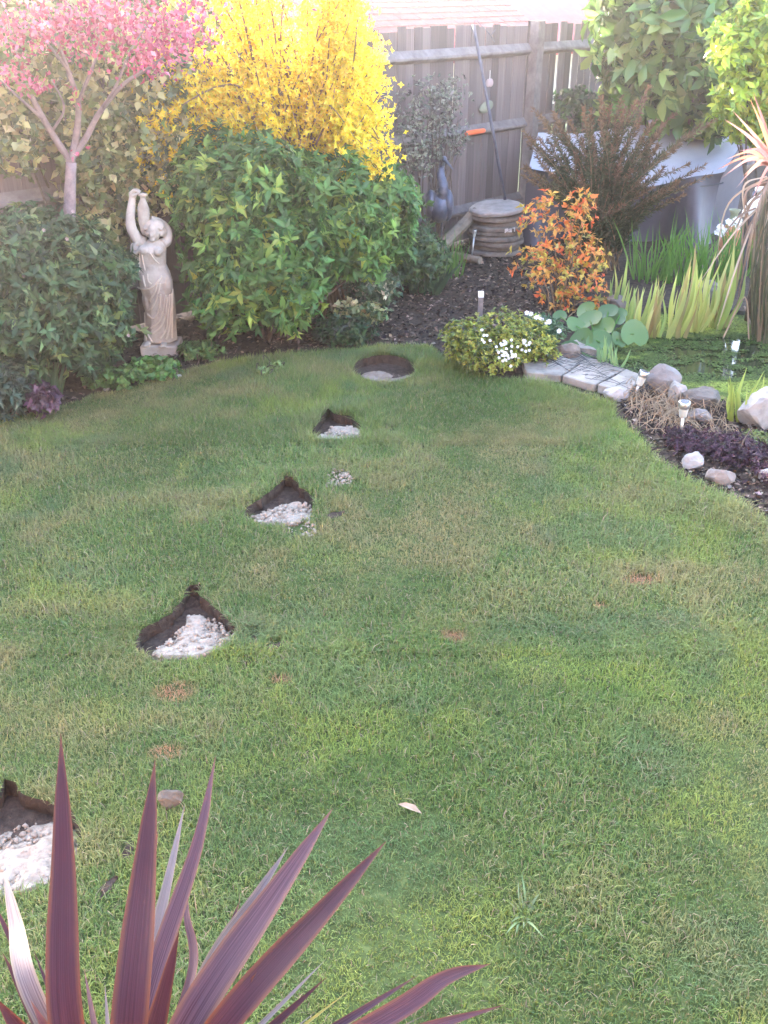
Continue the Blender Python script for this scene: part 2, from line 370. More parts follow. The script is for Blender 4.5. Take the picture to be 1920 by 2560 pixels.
    if tris == 3:
        V = np.stack([b-s3, b+s3, mid-s3*.85, mid+s3*.85, tip], 1); T = np.array([[0, 1, 3], [0, 3, 2], [2, 3, 4]])
    else:
        V = np.stack([b-s3, b+s3, tip], 1); T = np.array([[0, 1, 2]])
    kk = V.shape[1]; TT = (np.arange(m)[:, None, None]*kk+T[None]).reshape(-1, 3)
    return V.reshape(-1, 3), TT, np.repeat(np.clip(C, .01, .8), kk, axis=0)
for c, rx, ry, an in bald[:12]:                               # torn turf: bare soil shows
    q = [np.array([c[0]+rx*.95*math.cos(a)*math.cos(an)-ry*.95*math.sin(a)*math.sin(an), c[1]+rx*.95*math.cos(a)*math.sin(an)+ry*.95*math.sin(a)*math.cos(an)])+rng.normal(size=2)*.006 for a in np.linspace(0, 2*PI, 14, endpoint=False)]
    link('torn_turf', fill([q], .009, 'torn_turf'), M_SOILDARK, lawn)
parts_ = [grass(215000, .9, 3.0, .020, .0023, 3), grass(225000, 2.8, 4.8, .023, .0029, 3), grass(190000, 4.6, 7.0, .029, .0046, 1)]
off = 0; VV = []; TT = []; CC = []
for v, t_, c_ in parts_: VV.append(v); TT.append(t_+off); CC.append(c_); off += len(v)
gr = link('grass', tri_mesh('grass', np.concatenate(VV), np.concatenate(TT), np.concatenate(CC)), M_GRASS)
tag(gr, 'short mown green grass of the lawn', None, None, 'stuff')

# ------------------------------------------------------------------ bark mulch and leaf litter on the beds
M_CHIP = leafmat('chips', None, .9, 0, .1)
def litter(name, label, polypx, n, size, cols, z=.004):
    pl = gpoly(polypx); a = np.array(pl); lo_ = a.min(0); hi_ = a.max(0)
    x = rng.uniform(lo_[0], hi_[0], n*4); y = rng.uniform(lo_[1], hi_[1], n*4)
    ok = inpoly(x, y, pl) & ~inpoly(x, y, LAWN) & ~inpoly(x, y, POND); x = x[ok][:n]; y = y[ok][:n]; m = len(x)
    d = rng.normal(size=(m, 3)); d[:, 2] *= .35; N = rng.normal(size=(m, 3))*.45+np.array([0, 0, 1])
    L = size*(.4+1.0*rng.random(m)); me = leafmesh(np.stack([x, y, z+.012*rng.random(m)], 1), d, N, L, L*(.3+.4*rng.random(m)), palette(m, cols, jit=.35), 2, name)
    return tag(link(name, me, M_CHIP), label, None, None, 'stuff')
DARK = [(.03, .022, .018), (.055, .04, .032), (.10, .072, .055), (.18, .14, .11), (.025, .018, .02)]
litter('bark_mulch', 'dark bark mulch on the path bed below the stone stack', [(700, 900), (640, 840), (880, 700), (1000, 600), (1180, 560), (1420, 600), (1500, 700), (1480, 800), (1330, 880), (1100, 900)], 9000, .035, DARK)
litter('leaf_litter', 'dark leaf litter under the left shrubs', [(-300, 1150), (-300, 800), (200, 700), (700, 640), (900, 760), (850, 890), (560, 915), (300, 985), (0, 1075)], 6000, .035, DARK)
litter('heather_bed_litter', 'dark soil crumbs and litter in the bed beside the pond', [(1540, 1000), (1700, 980), (2200, 1000), (2300, 1420), (1930, 1310), (1720, 1220), (1600, 1120)], 6000, .028, DARK+[(.14, .10, .07)])

# ------------------------------------------------------------------ pond
ZP = -.035
M_WATER = mat('pond_water', (.012, .016, .008), (.03, .038, .016), 4, .08, .05, .5)
M_LINER = mat('pond_liner', (.015, .015, .014), (.035, .033, .03), 12, .6)
water = link('pond_water', fill([POND], ZP, 'pond_water'), M_WATER); tag(water, kind='structure')
skirt(POND, .0, -.30, 'pond_liner', M_LINER, ground, inset=.05)
pa_ = np.array(POND); n = 200000
x = rng.uniform(pa_[:, 0].min(), pa_[:, 0].max(), n); y = rng.uniform(pa_[:, 1].min(), pa_[:, 1].max(), n)
wgt = .55*vnoise(x*.55, y*1.6, .42)+.30*vnoise(x+4, y*1.7+9, .13)+.15*vnoise(x, y, .05)
ok = inpoly(x, y, POND) & (wgt > .26+.22*rng.random(n)) & (x < 3.4); x, y, wgt = x[ok], y[ok], wgt[ok]; m = len(x)
az = rng.uniform(0, 2*PI, m); big = np.clip((wgt-.47)*7, 0, 1)[:, None]
Cw = np.array([.055, .085, .020])*(1-big)+np.array([.17, .215, .04])*big; Cw = Cw*np.clip(1+.35*rng.normal(size=(m, 1)), .3, 2)
L = .010+.010*rng.random(m)
dw = link('duckweed', leafmesh(np.stack([x, y, ZP+.003+.006*rng.random(m)], 1), np.stack([np.cos(az), np.sin(az), .1*rng.normal(size=m)], 1), np.stack([.15*rng.normal(size=m), .15*rng.normal(size=m), np.ones(m)], 1), L, L*.8, Cw, 2, 'duckweed'), leafmat('duckweed', None, .7, .1, .2))
tag(dw, 'yellow green duckweed floating on the pond', None, None, 'stuff')

# ================================================================== THINGS: fence and the house over it
def weathered():
    m = bpy.data.materials.new('weathered_board'); m.use_nodes = True; t = m.node_tree; b = t.nodes['Principled BSDF']
    tc = t.nodes.new('ShaderNodeTexCoord'); oi = t.nodes.new('ShaderNodeObjectInfo')
    mp = t.nodes.new('ShaderNodeMapping'); mp.inputs['Scale'].default_value = (9, 9, .7); t.links.new(tc.outputs['Object'], mp.inputs['Vector'])
    ad = t.nodes.new('ShaderNodeVectorMath'); ad.operation = 'ADD'; t.links.new(mp.outputs[0], ad.inputs[0]); t.links.new(oi.outputs['Location'], ad.inputs[1])
    n = t.nodes.new('ShaderNodeTexNoise'); n.inputs['Scale'].default_value = 6; n.inputs['Detail'].default_value = 6; t.links.new(ad.outputs[0], n.inputs['Vector'])
    r = t.nodes.new('ShaderNodeValToRGB'); e = r.color_ramp.elements
    e[0].position = .3; e[0].color = (.055, .041, .042, 1); e[1].position = .7; e[1].color = (.145, .115, .118, 1)
    hs = t.nodes.new('ShaderNodeHueSaturation'); mr = t.nodes.new('ShaderNodeMapRange'); mr.inputs[3].default_value = .55; mr.inputs[4].default_value = 1.4
    t.links.new(oi.outputs['Random'], mr.inputs[0]); t.links.new(mr.outputs[0], hs.inputs['Value'])
    t.links.new(n.outputs['Fac'], r.inputs[0]); t.links.new(r.outputs[0], hs.inputs['Color']); t.links.new(hs.outputs[0], b.inputs['Base Color'])
    b.inputs['Roughness'].default_value = .9; bn = t.nodes.new('ShaderNodeBump'); bn.inputs['Strength'].default_value = .4
    t.links.new(n.outputs['Fac'], bn.inputs['Height']); t.links.new(bn.outputs[0], b.inputs['Normal']); return m
M_BOARD = weathered()
M_RAIL = mat('rail_wood', (.095, .08, .08), (.19, .165, .165), 10, .9, .4)
FH = 1.80
FM = Matrix(((FE[0], -FN[0], 0), (FE[1], -FN[1], 0), (0, 0, 1)))          # columns: along, away from us, up
fence = thing('garden_fence', 'weathered grey-brown close-board wooden fence across the back of the garden', 'fence', FP0)
bw = .098
bmesh_ = MB().add([(-.5, 0, 0), (.5, 0, 0), (.5, 1, 0), (-.5, 1, 0), (-.5, 0, 1), (.5, 0, 1), (.5, 1, 1), (-.5, 1, 1)],
                  [(0, 1, 2, 3), (4, 7, 6, 5), (0, 4, 5, 1), (1, 5, 6, 2), (2, 6, 7, 3), (3, 7, 4, 0)]).mesh('board')
bmesh_.materials.append(M_BOARD)
s = -7.2; rb = random.Random(5)
while s < 5.6:
    gap = rb.choice((.001, .001, .002, .003, .006, .012)) if s < .05 else rb.choice((.004, .010, .016, .022, .038, .030))
    if s < -2.9: gap = .0005
    if -.20 < s < -.02: gap = .022
    o = link('board', bmesh_, None, fence); w = bw*rb.uniform(.94, 1.04)
    q = FP0+FE*(s+w/2)+FN*(-.004*rb.random())
    M = FM.to_4x4() @ Matrix.Rotation(R(rb.uniform(-.35, .35)), 4, 'Y') @ Matrix.Rotation(R(rb.uniform(-1.5, 1.5)), 4, 'Z') @ Matrix.Diagonal((w, .010, FH*rb.uniform(.985, 1.01)-.03, 1))
    o.matrix_basis = Matrix.Translation((q[0], q[1], .03)) @ M
    s += w+gap
for z, hh in ((1.585, .085), (.965, .085), (.30, .085)):                  # arris rails, between posts
    for a, b_ in ((-7.2, -5.66), (-5.54, -2.86), (-2.74, -.06), (.06, 2.74), (2.86, 5.6)):
        V = []
        for s_ in (a, b_):
            for (n_, zz) in ((.002, hh*.62), (.052, 0), (.052, -.018), (.002, -hh*.55)): V.append(FP0+FE*s_+FN*n_+np.array([0, 0, z+zz]))
        MB().add(V, [(0, 1, 5, 4), (1, 2, 6, 5), (2, 3, 7, 6), (3, 0, 4, 7), (0, 3, 2, 1), (4, 5, 6, 7)]).build('rail', M_RAIL, fence)
for s_ in (-5.6, -2.8, 0, 2.8):
    q = FP0+FE*s_+FN*.05
    MB().box((q[0], q[1], FH/2), (.095, .095, FH+.03), FM).build('post', M_RAIL, fence)

# house over the fence: only its roof clears the boards
HB = FP0-FN*6.0
house = thing('neighbour_house', 'low neighbouring house with a pinkish red tiled roof behind the fence', 'house', HB)
M_TILE = mat('roof_tile', (.20, .022, .028), (.32, .05, .052), 5, .85, .3, .2, c3=(.26, .034, .038))
M_WALL = mat('house_wall', (.42, .36, .28), (.5, .44, .35), 3, .9)
hl0, hl1 = -3.0, 14.0
def hp(s_, back, z): return HB+FE*s_-FN*back+np.array([0, 0, z])
MB().box(tuple(hp((hl0+hl1)/2, 2.6, .55)), (hl1-hl0-.4, 4.6, 1.1), FM).build('wall', M_WALL, house)
rf = MB().add([hp(hl0, -.25, 1.02), hp(hl1, -.25, 1.02), hp(hl1, 2.6, 2.5), hp(hl0, 2.6, 2.5), hp(hl0, 5.4, 1.02), hp(hl1, 5.4, 1.02), hp(hl0, -.25, .94), hp(hl1, -.25, .94), hp(hl0, 5.4, .94), hp(hl1, 5.4, .94)],
              [(0, 1, 2, 3), (3, 2, 5, 4), (0, 3, 4, 8, 6), (1, 7, 9, 5, 2), (6, 7, 1, 0), (4, 5, 9, 8), (6, 8, 9, 7)]).build('roof', M_TILE, house)
tl = MB(); nrow = 17                                                       # lapped courses of tiles, too far off to pick apart
for i in range(nrow):
    t0 = i/nrow; t1 = (i+1.25)/nrow; k = 0; s_ = hl0
    while s_ < 9.0:
        w = .165; j = rb.uniform(-.006, .006)
        a = [hp(s_+.004, -.25+2.85*t0, 1.02+1.48*t0+.042+j), hp(s_+w-.004, -.25+2.85*t0, 1.02+1.48*t0+.042+j), hp(s_+w-.004, -.25+2.85*t1, 1.02+1.48*t1+.012), hp(s_+.004, -.25+2.85*t1, 1.02+1.48*t1+.012)]
        lo4 = [q-np.array([0, 0, .02]) for q in a]
        tl.add(a+lo4, [(0, 1, 2, 3), (0, 4, 5, 1), (1, 5, 6, 2), (3, 7, 4, 0)]); s_ += w
tag(tl.build('tile', M_TILE, rf), kind='stuff')

# ================================================================== TREES AND SHRUBS
# ---- forsythia: bare rods with yellow bloom all along them
YEL = [(.80, .62, .05), (.76, .54, .035), (.85, .70, .09), (.68, .45, .03)]
M_YEL = leafmat('forsythia_flower', None, .6, .45, .1)
M_ROD = mat('forsythia_rod', (.10, .065, .035), (.20, .13, .07), 20, .85)
fb = P(760, 640, 7.0); fb[2] = 0
fors = thing('forsythia', 'tall forsythia covered in bright yellow flowers in front of the fence', 'shrub', fb)
tips = []
for i in range(165):
    u = rng.random(); tx = 380+650*rng.random(); ty = rng.uniform(-330, 300)
    if i < 60: tx = rng.uniform(820, 1010); ty = rng.uniform(-20, 450)
    elif i < 82: tx = rng.uniform(335, 500); ty = rng.uniform(20, 450)
    e = max(abs(tx-700)-190, 0)/190.0
    if e > .4: ty = max(ty, -100+220*e*rng.random())
    lim = 890+115*np.clip((ty+40)/260, 0, 1)
    if tx > lim: tx = lim-60*rng.random()
    tips.append((tx, ty, rng.uniform(6.45, 7.7)))
tips += [(345, 455, 6.5), (390, 470, 6.4), (330, 420, 6.4), (950, 430, 6.5), (980, 400, 6.4), (1000, 385, 6.5), (905, 360, 6.3), (420, 500, 6.3), (360, 190, 6.6), (310, 160, 6.6)]
for (tx, ty, Y) in tips:
    yf = FP0[1]+(P(tx, ty, Y)[0]-FP0[0])*FE[1]/FE[0]; Y = min(Y, yf-.18)   # stays on our side of the fence
    e = P(tx, ty, Y); b0 = fb+np.array([rng.normal()*.16, rng.normal()*.10, .0])
    hm = b0*.5+e*.5; hm[2] = e[2]*(.62 if ty < 300 else .95); hm[:2] = b0[:2]*.6+e[:2]*.4
    if ty > 300: hm[2] = max(hm[2], e[2]+.12)
    pts = np.array(bezier([b0, hm, e], 8)); br = MB().tube(pts, list(np.linspace(.011, .003, len(pts))), 4).build('branch', M_ROD, fors, True)
    ln = np.linalg.norm(e-b0); nf = int(ln*62)
    tt = .40+.60*rng.random(nf)**.75; ii = tt*(len(pts)-1); i0 = np.minimum(ii.astype(int), len(pts)-2); fr = (ii-i0)[:, None]
    c = pts[i0]*(1-fr)+pts[i0+1]*fr+rng.normal(size=(nf, 3))*.022
    side = rng.random(nf) < .35; c[side] += rng.normal(size=(side.sum(), 3))*.055           # short side sprays
    out = nz(rng.normal(size=(nf, 3))+np.array([.1, -.5, .1])); Pn = np.repeat(c, 4, 0); O = np.repeat(out, 4, 0)
    a = nz(np.cross(out, rng.normal(size=(nf, 3)))); b_ = np.cross(out, a)
    th = np.tile(np.arange(4)*PI/2, nf); A = np.repeat(a, 4, 0); B = np.repeat(b_, 4, 0)
    D = nz(np.cos(th)[:, None]*A+np.sin(th)[:, None]*B+.45*O)
    me = leafmesh(Pn, D, O, .028*(.7+.5*rng.random(nf*4)), .0145, palette(nf*4, YEL, [.42, .25, .25, .08], .15), 2, 'blossom')
    link('blossom', me, M_YEL, br)

# ---- big glossy green shrub in the middle (whorled leaves)
CHO = [(.055, .135, .032), (.075, .175, .04), (.038, .10, .028), (.15, .26, .05), (.26, .34, .06)]
cb = [blob(540, 470, 6.45, 100, 118, .38), blob(650, 455, 6.35, 130, 88, .4), blob(800, 490, 6.5, 130, 85, .38), blob(582, 600, 6.25, 118, 130, .38), blob(690, 640, 6.15, 130, 120, .36), blob(850, 590, 6.5, 110, 100, .36),
      blob(950, 530, 6.75, 90, 100, .3), blob(988, 505, 6.9, 45, 68, .22), blob(578, 730, 6.05, 95, 88, .28), blob(720, 740, 6.05, 80, 70, .26), blob(920, 620, 6.7, 70, 60, .25)]
shrub('mexican_orange_shrub', 'large rounded green shrub with glossy whorled leaves right of the statue', 'shrub', G(690, 850), cb, 2100, 7, .068, .38, CHO, [.32, .3, .18, .14, .06], 300, [(.045, .12, .03), (.07, .16, .036), (.06, .145, .035), (.10, .21, .045), (.2, .31, .055)], 1.0, .25, 4, None, 12, .014, hi=1.1, alb=1.0, rough=.6)
# ---- dark glossy shrub at the left, a few pale flowers
LSH = [(.028, .065, .026), (.045, .095, .035), (.02, .045, .022), (.10, .16, .06), (.16, .22, .07)]
lb = [blob(60, 640, 5.5, 130, 110, .4), blob(190, 700, 5.45, 120, 120, .36), blob(60, 790, 5.2, 120, 120, .34), blob(210, 820, 5.35, 110, 90, .3), blob(-80, 720, 5.2, 150, 180, .4), blob(255, 740, 5.85, 60, 110, .2), blob(250, 860, 5.6, 50, 50, .16)]
lsh = shrub('dark_evergreen_shrub', 'dense dark evergreen shrub at the left, below the maple', 'shrub', G(120, 960), lb, 1700, 7, .058, .40, LSH, [.4, .28, .18, .1, .04], 260, [(.025, .06, .024), (.04, .09, .033), (.035, .075, .03), (.08, .14, .05)], 1.0, .3, 4, None, 9, alb=1.1, rough=.6)
M_PALE = mat('pale_pink_petal', (.36, .27, .27)); 
for (px, py) in ((183, 528), (168, 597), (322, 838), (110, 575), (60, 690)):
    c = P(px, py, 5.15); f = MB()
    for k in range(5):
        a = 2*PI*k/5; f.add([c, c+.010*np.array([math.cos(a), -.3, math.sin(a)]), c+.010*np.array([math.cos(a+.9), -.5, math.sin(a+.9)])], [(0, 1, 2)])
    f.build('flower', M_PALE, lsh)
# ---- variegated ivy on the fence behind the maple
IVY = [(.16, .19, .06), (.42, .40, .17), (.07, .11, .05), (.52, .49, .27), (.11, .15, .05)]
def fblob(px, py, rx, rz, off=.14, d=.13):
    c = onF(px, py, off); k = mpp(c[1], c[2]); return (c, np.array([rx*k*.85, rx*k*.85, rz*k]))
ib = [(onF(px, py, .16), np.array([rr, .20, rr])) for px, py, rr in ((40, 60, .34), (200, 40, .38), (60, 220, .34), (210, 200, .36), (330, 120, .34), (330, 260, .32), (240, 330, .28), (380, 330, .26), (130, 330, .26), (440, 120, .34), (300, 400, .25), (220, 440, .22), (390, 440, .24), (-60, 120, .36), (120, -60, .36), (300, -80, .38), (-40, 300, .28), (20, 350, .2), (310, 520, .22), (250, 590, .22), (-250, -180, .42), (-60, -230, .42), (120, -250, .42), (300, -230, .42), (-400, -60, .45), (460, -200, .40))]  # topmost blobs, out of view, are added to keep low sun off the foreground
shrub('variegated_ivy', 'cream and green variegated ivy covering the fence behind the maple', 'climber', onF(230, 560, .1)*np.array([1, 1, 0]), ib, 2600, 5, .046, .72, IVY, [.28, .26, .18, .12, .16], 280, [(.15, .18, .06), (.38, .37, .16), (.09, .13, .05), (.5, .47, .25)], 1.1, .0, 4, None, 10, .012, alb=.78, core=.9)

# ---- small red-leaved maple
M_MAP = mat('maple_bark', (.13, .10, .11), (.27, .21, .22), 16, .8, .3)
mb = G(178, 900); mb = np.array([P(175, 560, 5.95)[0], 5.95, 0])
acer = thing('red_maple', 'small maple with pink-red young leaves and a forked grey trunk, above the dark shrub', 'tree', mb)
YM = 5.92
fork = P(178, 405, YM); MB().tube(bezier([mb, P(176, 650, YM), P(174, 520, YM), fork], 5), list(np.linspace(.047, .030, 16)), 9).build('trunk', M_MAP, acer, True)
def limb(pxs, r0, r1): 
    pts = bezier([P(x_, y_, Y_) for x_, y_, Y_ in pxs], 6); MB().tube(pts, list(np.linspace(r0, r1, len(pts))), 6).build('limb', M_MAP, acer, True); return np.array(pts)
LB = [limb([(178, 405, YM), (150, 365, 5.9), (110, 300, 5.8), (70, 220, 5.75), (50, 150, 5.7), (20, 60, 5.6)], .024, .008),
      limb([(178, 405, YM), (192, 330, 5.9), (195, 255, 5.85), (175, 190, 5.8), (150, 120, 5.75), (120, 30, 5.7)], .024, .007),
      limb([(180, 395, YM), (215, 345, 5.9), (250, 280, 5.85), (310, 210, 5.8), (380, 165, 5.7), (440, 120, 5.65)], .020, .006),
      limb([(195, 258, 5.85), (215, 210, 5.75), (240, 140, 5.7), (250, 40, 5.7)], .013, .005), limb([(255, 272, 5.85), (290, 215, 5.7), (330, 120, 5.6), (370, 60, 5.6)], .010, .004),
      limb([(110, 300, 5.8), (60, 255, 5.7), (0, 200, 5.6)], .012, .004), limb([(178, 185, 5.8), (120, 110, 5.7), (60, 50, 5.6)], .010, .004), limb([(130, 330, 5.85), (160, 270, 5.7), (130, 200, 5.6)], .009, .004)]
cpts = []
for (px, py, rx, ry, n_) in ((240, 70, 90, 40, 520), (330, 60, 90, 45, 520), (420, 100, 70, 45, 620), (360, 150, 60, 30, 360), (250, 20, 110, 50, 400), (120, 50, 90, 40, 420), (40, 90, 60, 40, 380), (30, 180, 40, 30, 130), (90, 210, 30, 20, 70), (150, 80, 50, 30, 200), (220, 130, 40, 25, 90), (470, 60, 60, 40, 280), (0, 30, 80, 50, 260), (200, -90, 260, 80, 1200), (430, -60, 120, 60, 400), (5, 190, 40, 20, 90), (80, 200, 40, 22, 80), (195, 240, 16, 20, 26), (190, 375, 12, 12, 12)):
    for _ in range(int(n_*.6)): cpts.append(P(px+rng.normal()*rx*.72, py+rng.normal()*ry*.75, 5.65+rng.normal()*.22))
cpts = np.array(cpts); n_ = len(cpts)
RED = [(.36, .055, .11), (.45, .11, .19), (.28, .035, .07), (.52, .18, .24)]
D = nz(rng.normal(size=(n_, 3))+np.array([0, 0, -.4])); crown = link('crown', leafmesh(cpts, D, rng.normal(size=(n_, 3)), .033*(.6+.7*rng.random(n_)), .022, palette(n_, RED, [.35, .3, .15, .2]), 4, 'crown'), leafmat('maple_leaf', None, .5, .5), acer); tag(crown, kind='stuff')

# ---- grey wiry shrub against the fence
gb = [(onF(px, py, .22), np.array([rr, .18, rr*.8])) for px, py, rr in ((1060, 250, .22), (1110, 300, .2), (1030, 320, .2), (1120, 230, .17), (1080, 370, .2), (1140, 350, .14), (1040, 400, .16))]
shrub('grey_wiry_shrub', 'small silvery grey wiry shrub against the fence above the heron', 'shrub', onF(1075, 590, .2)*np.array([1, 1, 0]), gb, 520, 5, .026, .5, [(.14, .16, .13), (.09, .10, .08), (.24, .26, .22), (.06, .05, .05)], [.4, .3, .15, .15], 0, None, 1.1, .1, 2, None, 22, .006, hi=1.15, lo=.35)

# ---- laurel and the yellow-green shrub, top right
LAU = [(.08, .16, .04), (.13, .22, .05), (.05, .11, .03), (.24, .32, .09)]
ub = [blob(1590, 60, 9.5, 90, 90, .4), blob(1690, 40, 9.5, 110, 110, .45), blob(1640, 160, 9.6, 105, 90, .4), blob(1740, 180, 9.4, 100, 100, .4), blob(1800, 60, 9.5, 110, 120, .4), blob(1700, 250, 9.6, 90, 60, .3), blob(1780, 270, 9.5, 90, 60, .3), blob(1590, 190, 9.8, 60, 70, .25), blob(1560, 20, 9.7, 60, 60, .3), blob(1690, -120, 9.5, 160, 120, .5), blob(1560, 260, 9.85, 40, 40, .15)]
shrub('laurel', 'laurel bush with big glossy oval leaves above the covered furniture', 'shrub', np.array([P(1700, 560, 9.75)[0], 10.0, 0]), ub, 640, 6, .155, .44, LAU, [.3, .3, .2, .2], 300, [(.06, .13, .036), (.09, .18, .045), (.08, .17, .042), (.13, .23, .06)], 1.0, .2, 8, None, 9, .02, rough=.25, transl=.35, hi=1.12, alb=.95, core=1.2)
YG = [(.22, .33, .035), (.32, .42, .04), (.15, .25, .035), (.42, .46, .06)]
yb = [blob(1850, 110, 8.2, 75, 80, .3), blob(1920, 60, 8.2, 80, 100, .3), blob(1880, 210, 8.2, 85, 85, .3), blob(1960, 200, 8.2, 80, 110, .3), blob(1850, 290, 8.3, 60, 45, .2), blob(1920, 310, 8.2, 70, 50, .2)]
shrub('golden_shrub', 'bright yellow-green leafy shrub at the right edge beside the laurel', 'shrub', np.array([P(1930, 500, 8.2)[0], 8.25, 0]), yb, 620, 6, .075, .42, YG, [.35, .3, .25, .1], 220, [(.18, .29, .035), (.27, .38, .04), (.36, .44, .05)], 1.0, .3, 4, None, 7, .014, transl=.4)
db = [(onF(1440, 258, .2), np.array([.17, .15, .13])), (onF(1490, 285, .2), np.array([.15, .14, .12])), (onF(1470, 330, .18), np.array([.14, .12, .12]))]
shrub('dark_ivy', 'clump of dark green ivy hanging on the fence left of the laurel', 'climber', onF(1460, 520, .15)*np.array([1, 1, 0]), db, 150, 6, .055, .65, [(.025, .06, .025), (.04, .085, .03), (.015, .04, .02)], None, 60, None, 1, .1, 4, None, 5, .008)

# ---- covered furniture under a grey sheet
M_TARP = mat('grey_tarpaulin', (.26, .255, .29), (.32, .31, .35), 3, .6, .12, .3); M_TARP2 = mat('tarpaulin_side_shade', (.055, .052, .068), (.085, .08, .10), 3, .55, .12, .3)  # side drops are the same tarpaulin, their shade put into a darker colour
tb = np.array([P(1600, 600, 9.4)[0], 9.5, 0]); tarp = thing('covered_furniture', 'garden furniture under a pale grey tarpaulin below the laurel', 'cover', tb)
FLc, FRc = P(1322, 420, 8.95), P(1812, 428, 8.95); BLc, BRc = P(1345, 335, 9.45), P(1890, 296, 9.85)
nu, nv, ns = 40, 14, 12; V = []; Fc = []
def top(u, v):
    f = FLc*(1-u)+FRc*u; b_ = BLc*(1-u)+BRc*u; f = f.copy(); f[2] -= .13*math.sin(PI*u)**.8; q = f*(1-v)+b_*v
    q[2] += .012*math.sin(9*u+3*v)+.010*math.sin(17*u-5*v)-.05*math.sin(PI*v)*math.sin(PI*u); return q
for j in range(nv+1):
    for i in range(nu+1): V.append(top(i/nu, j/nv))
for j in range(nv):
    for i in range(nu): a = j*(nu+1)+i; Fc.append((a, a+1, a+nu+2, a+nu+1))
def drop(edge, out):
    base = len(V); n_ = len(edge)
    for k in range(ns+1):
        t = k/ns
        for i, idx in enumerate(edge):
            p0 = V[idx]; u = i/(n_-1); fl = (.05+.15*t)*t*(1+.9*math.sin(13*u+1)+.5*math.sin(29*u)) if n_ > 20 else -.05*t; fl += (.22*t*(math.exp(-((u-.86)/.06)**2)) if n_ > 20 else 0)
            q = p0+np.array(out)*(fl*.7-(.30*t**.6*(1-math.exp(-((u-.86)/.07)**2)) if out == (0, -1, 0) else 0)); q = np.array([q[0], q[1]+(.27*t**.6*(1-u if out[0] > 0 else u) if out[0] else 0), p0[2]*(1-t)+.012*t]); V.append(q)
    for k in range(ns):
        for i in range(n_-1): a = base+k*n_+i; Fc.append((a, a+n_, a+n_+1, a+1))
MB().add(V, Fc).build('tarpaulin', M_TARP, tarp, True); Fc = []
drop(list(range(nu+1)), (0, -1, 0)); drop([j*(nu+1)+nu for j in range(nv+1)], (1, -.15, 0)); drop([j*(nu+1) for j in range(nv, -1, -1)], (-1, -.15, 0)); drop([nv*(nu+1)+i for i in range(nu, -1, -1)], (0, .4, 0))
MB().add(V, Fc).build('shaded_sides', M_TARP2, tarp, True)
M_CORD = mat('cord', (.05, .05, .06))
cc = [top(i/nu, 0.0)+np.array([0, -.012, -.09]) for i in range(26, nu+1)]; MB().tube(cc, .006, 5).build('tie_cord', M_CORD, tarp)

# ---- feathery rust-tipped shrub
M_FEA = leafmat('feathery_leaf', None, .7, .3, .15)
hb = np.array([P(1490, 620, 8.1)[0], 8.15, 0]); fea = thing('feathery_shrub', 'feathery olive green shrub with rust brown plume tips in front of the covered furniture', 'shrub', hb)
tips = [(1330, 270), (1310, 330), (1355, 300), (1385, 280), (1400, 330), (1340, 390), (1310, 420), (1365, 420), (1440, 380), (1500, 300), (1525, 265), (1540, 310), (1560, 280), (1590, 255), (1625, 212), (1600, 300), (1650, 330), (1690, 280), (1640, 300), (1700, 360), (1752, 312), (1660, 420), (1720, 410), (1765, 412), (1700, 450), (1480, 340), (1420, 300), (1460, 270), (1570, 350), (1530, 380), (1450, 440), (1500, 420), (1390, 470), (1330, 350), (1620, 380), (1580, 400), (1610, 460), (1545, 440), (1650, 490), (1480, 500), (1420, 520), (1560, 510), (1370, 350), (1500, 240), (1555, 240)]
for k_, (tx, ty) in enumerate(tips+[(a+rng.normal()*26, b_+rng.normal()*26+14) for a, b_ in tips]):
    e = P(tx, ty, 8.0+rng.normal()*.2); b0 = hb+np.array([rng.normal()*.09, rng.normal()*.07, 0]); md = b0*.45+e*.55; md[:2] = b0[:2]*.62+e[:2]*.38; md[2] = e[2]*.62
    pts = np.array(bezier([b0, md, e], 7)); st = MB().tube(pts, list(np.linspace(.006, .002, len(pts))), 4).build('plume', M_ROD, fea)
    nf = 330; tt = .18+.82*rng.random(nf); ii = tt*(len(pts)-1); i0 = np.minimum(ii.astype(int), len(pts)-2); fr = (ii-i0)[:, None]; c = pts[i0]*(1-fr)+pts[i0+1]*fr
    ax = nz(pts[i0+1]-pts[i0]); D = nz(ax*.75+.75*nz(rng.normal(size=(nf, 3)))); tcol = np.clip((tt-.66)*3+.25*rng.normal(size=nf), 0, 1)[:, None]
    C = np.array([.045, .06, .026])*(1-tcol)+np.array([.15, .085, .05])*tcol; C = C*np.clip(1+.3*rng.normal(size=(nf, 1)), .4, 1.8)
    link('leaflets', leafmesh(c, D, rng.normal(size=(nf, 3)), (.085-.05*tt)*(.7+.6*rng.random(nf)), .0065, C, 2, 'leaflets'), M_FEA, st)

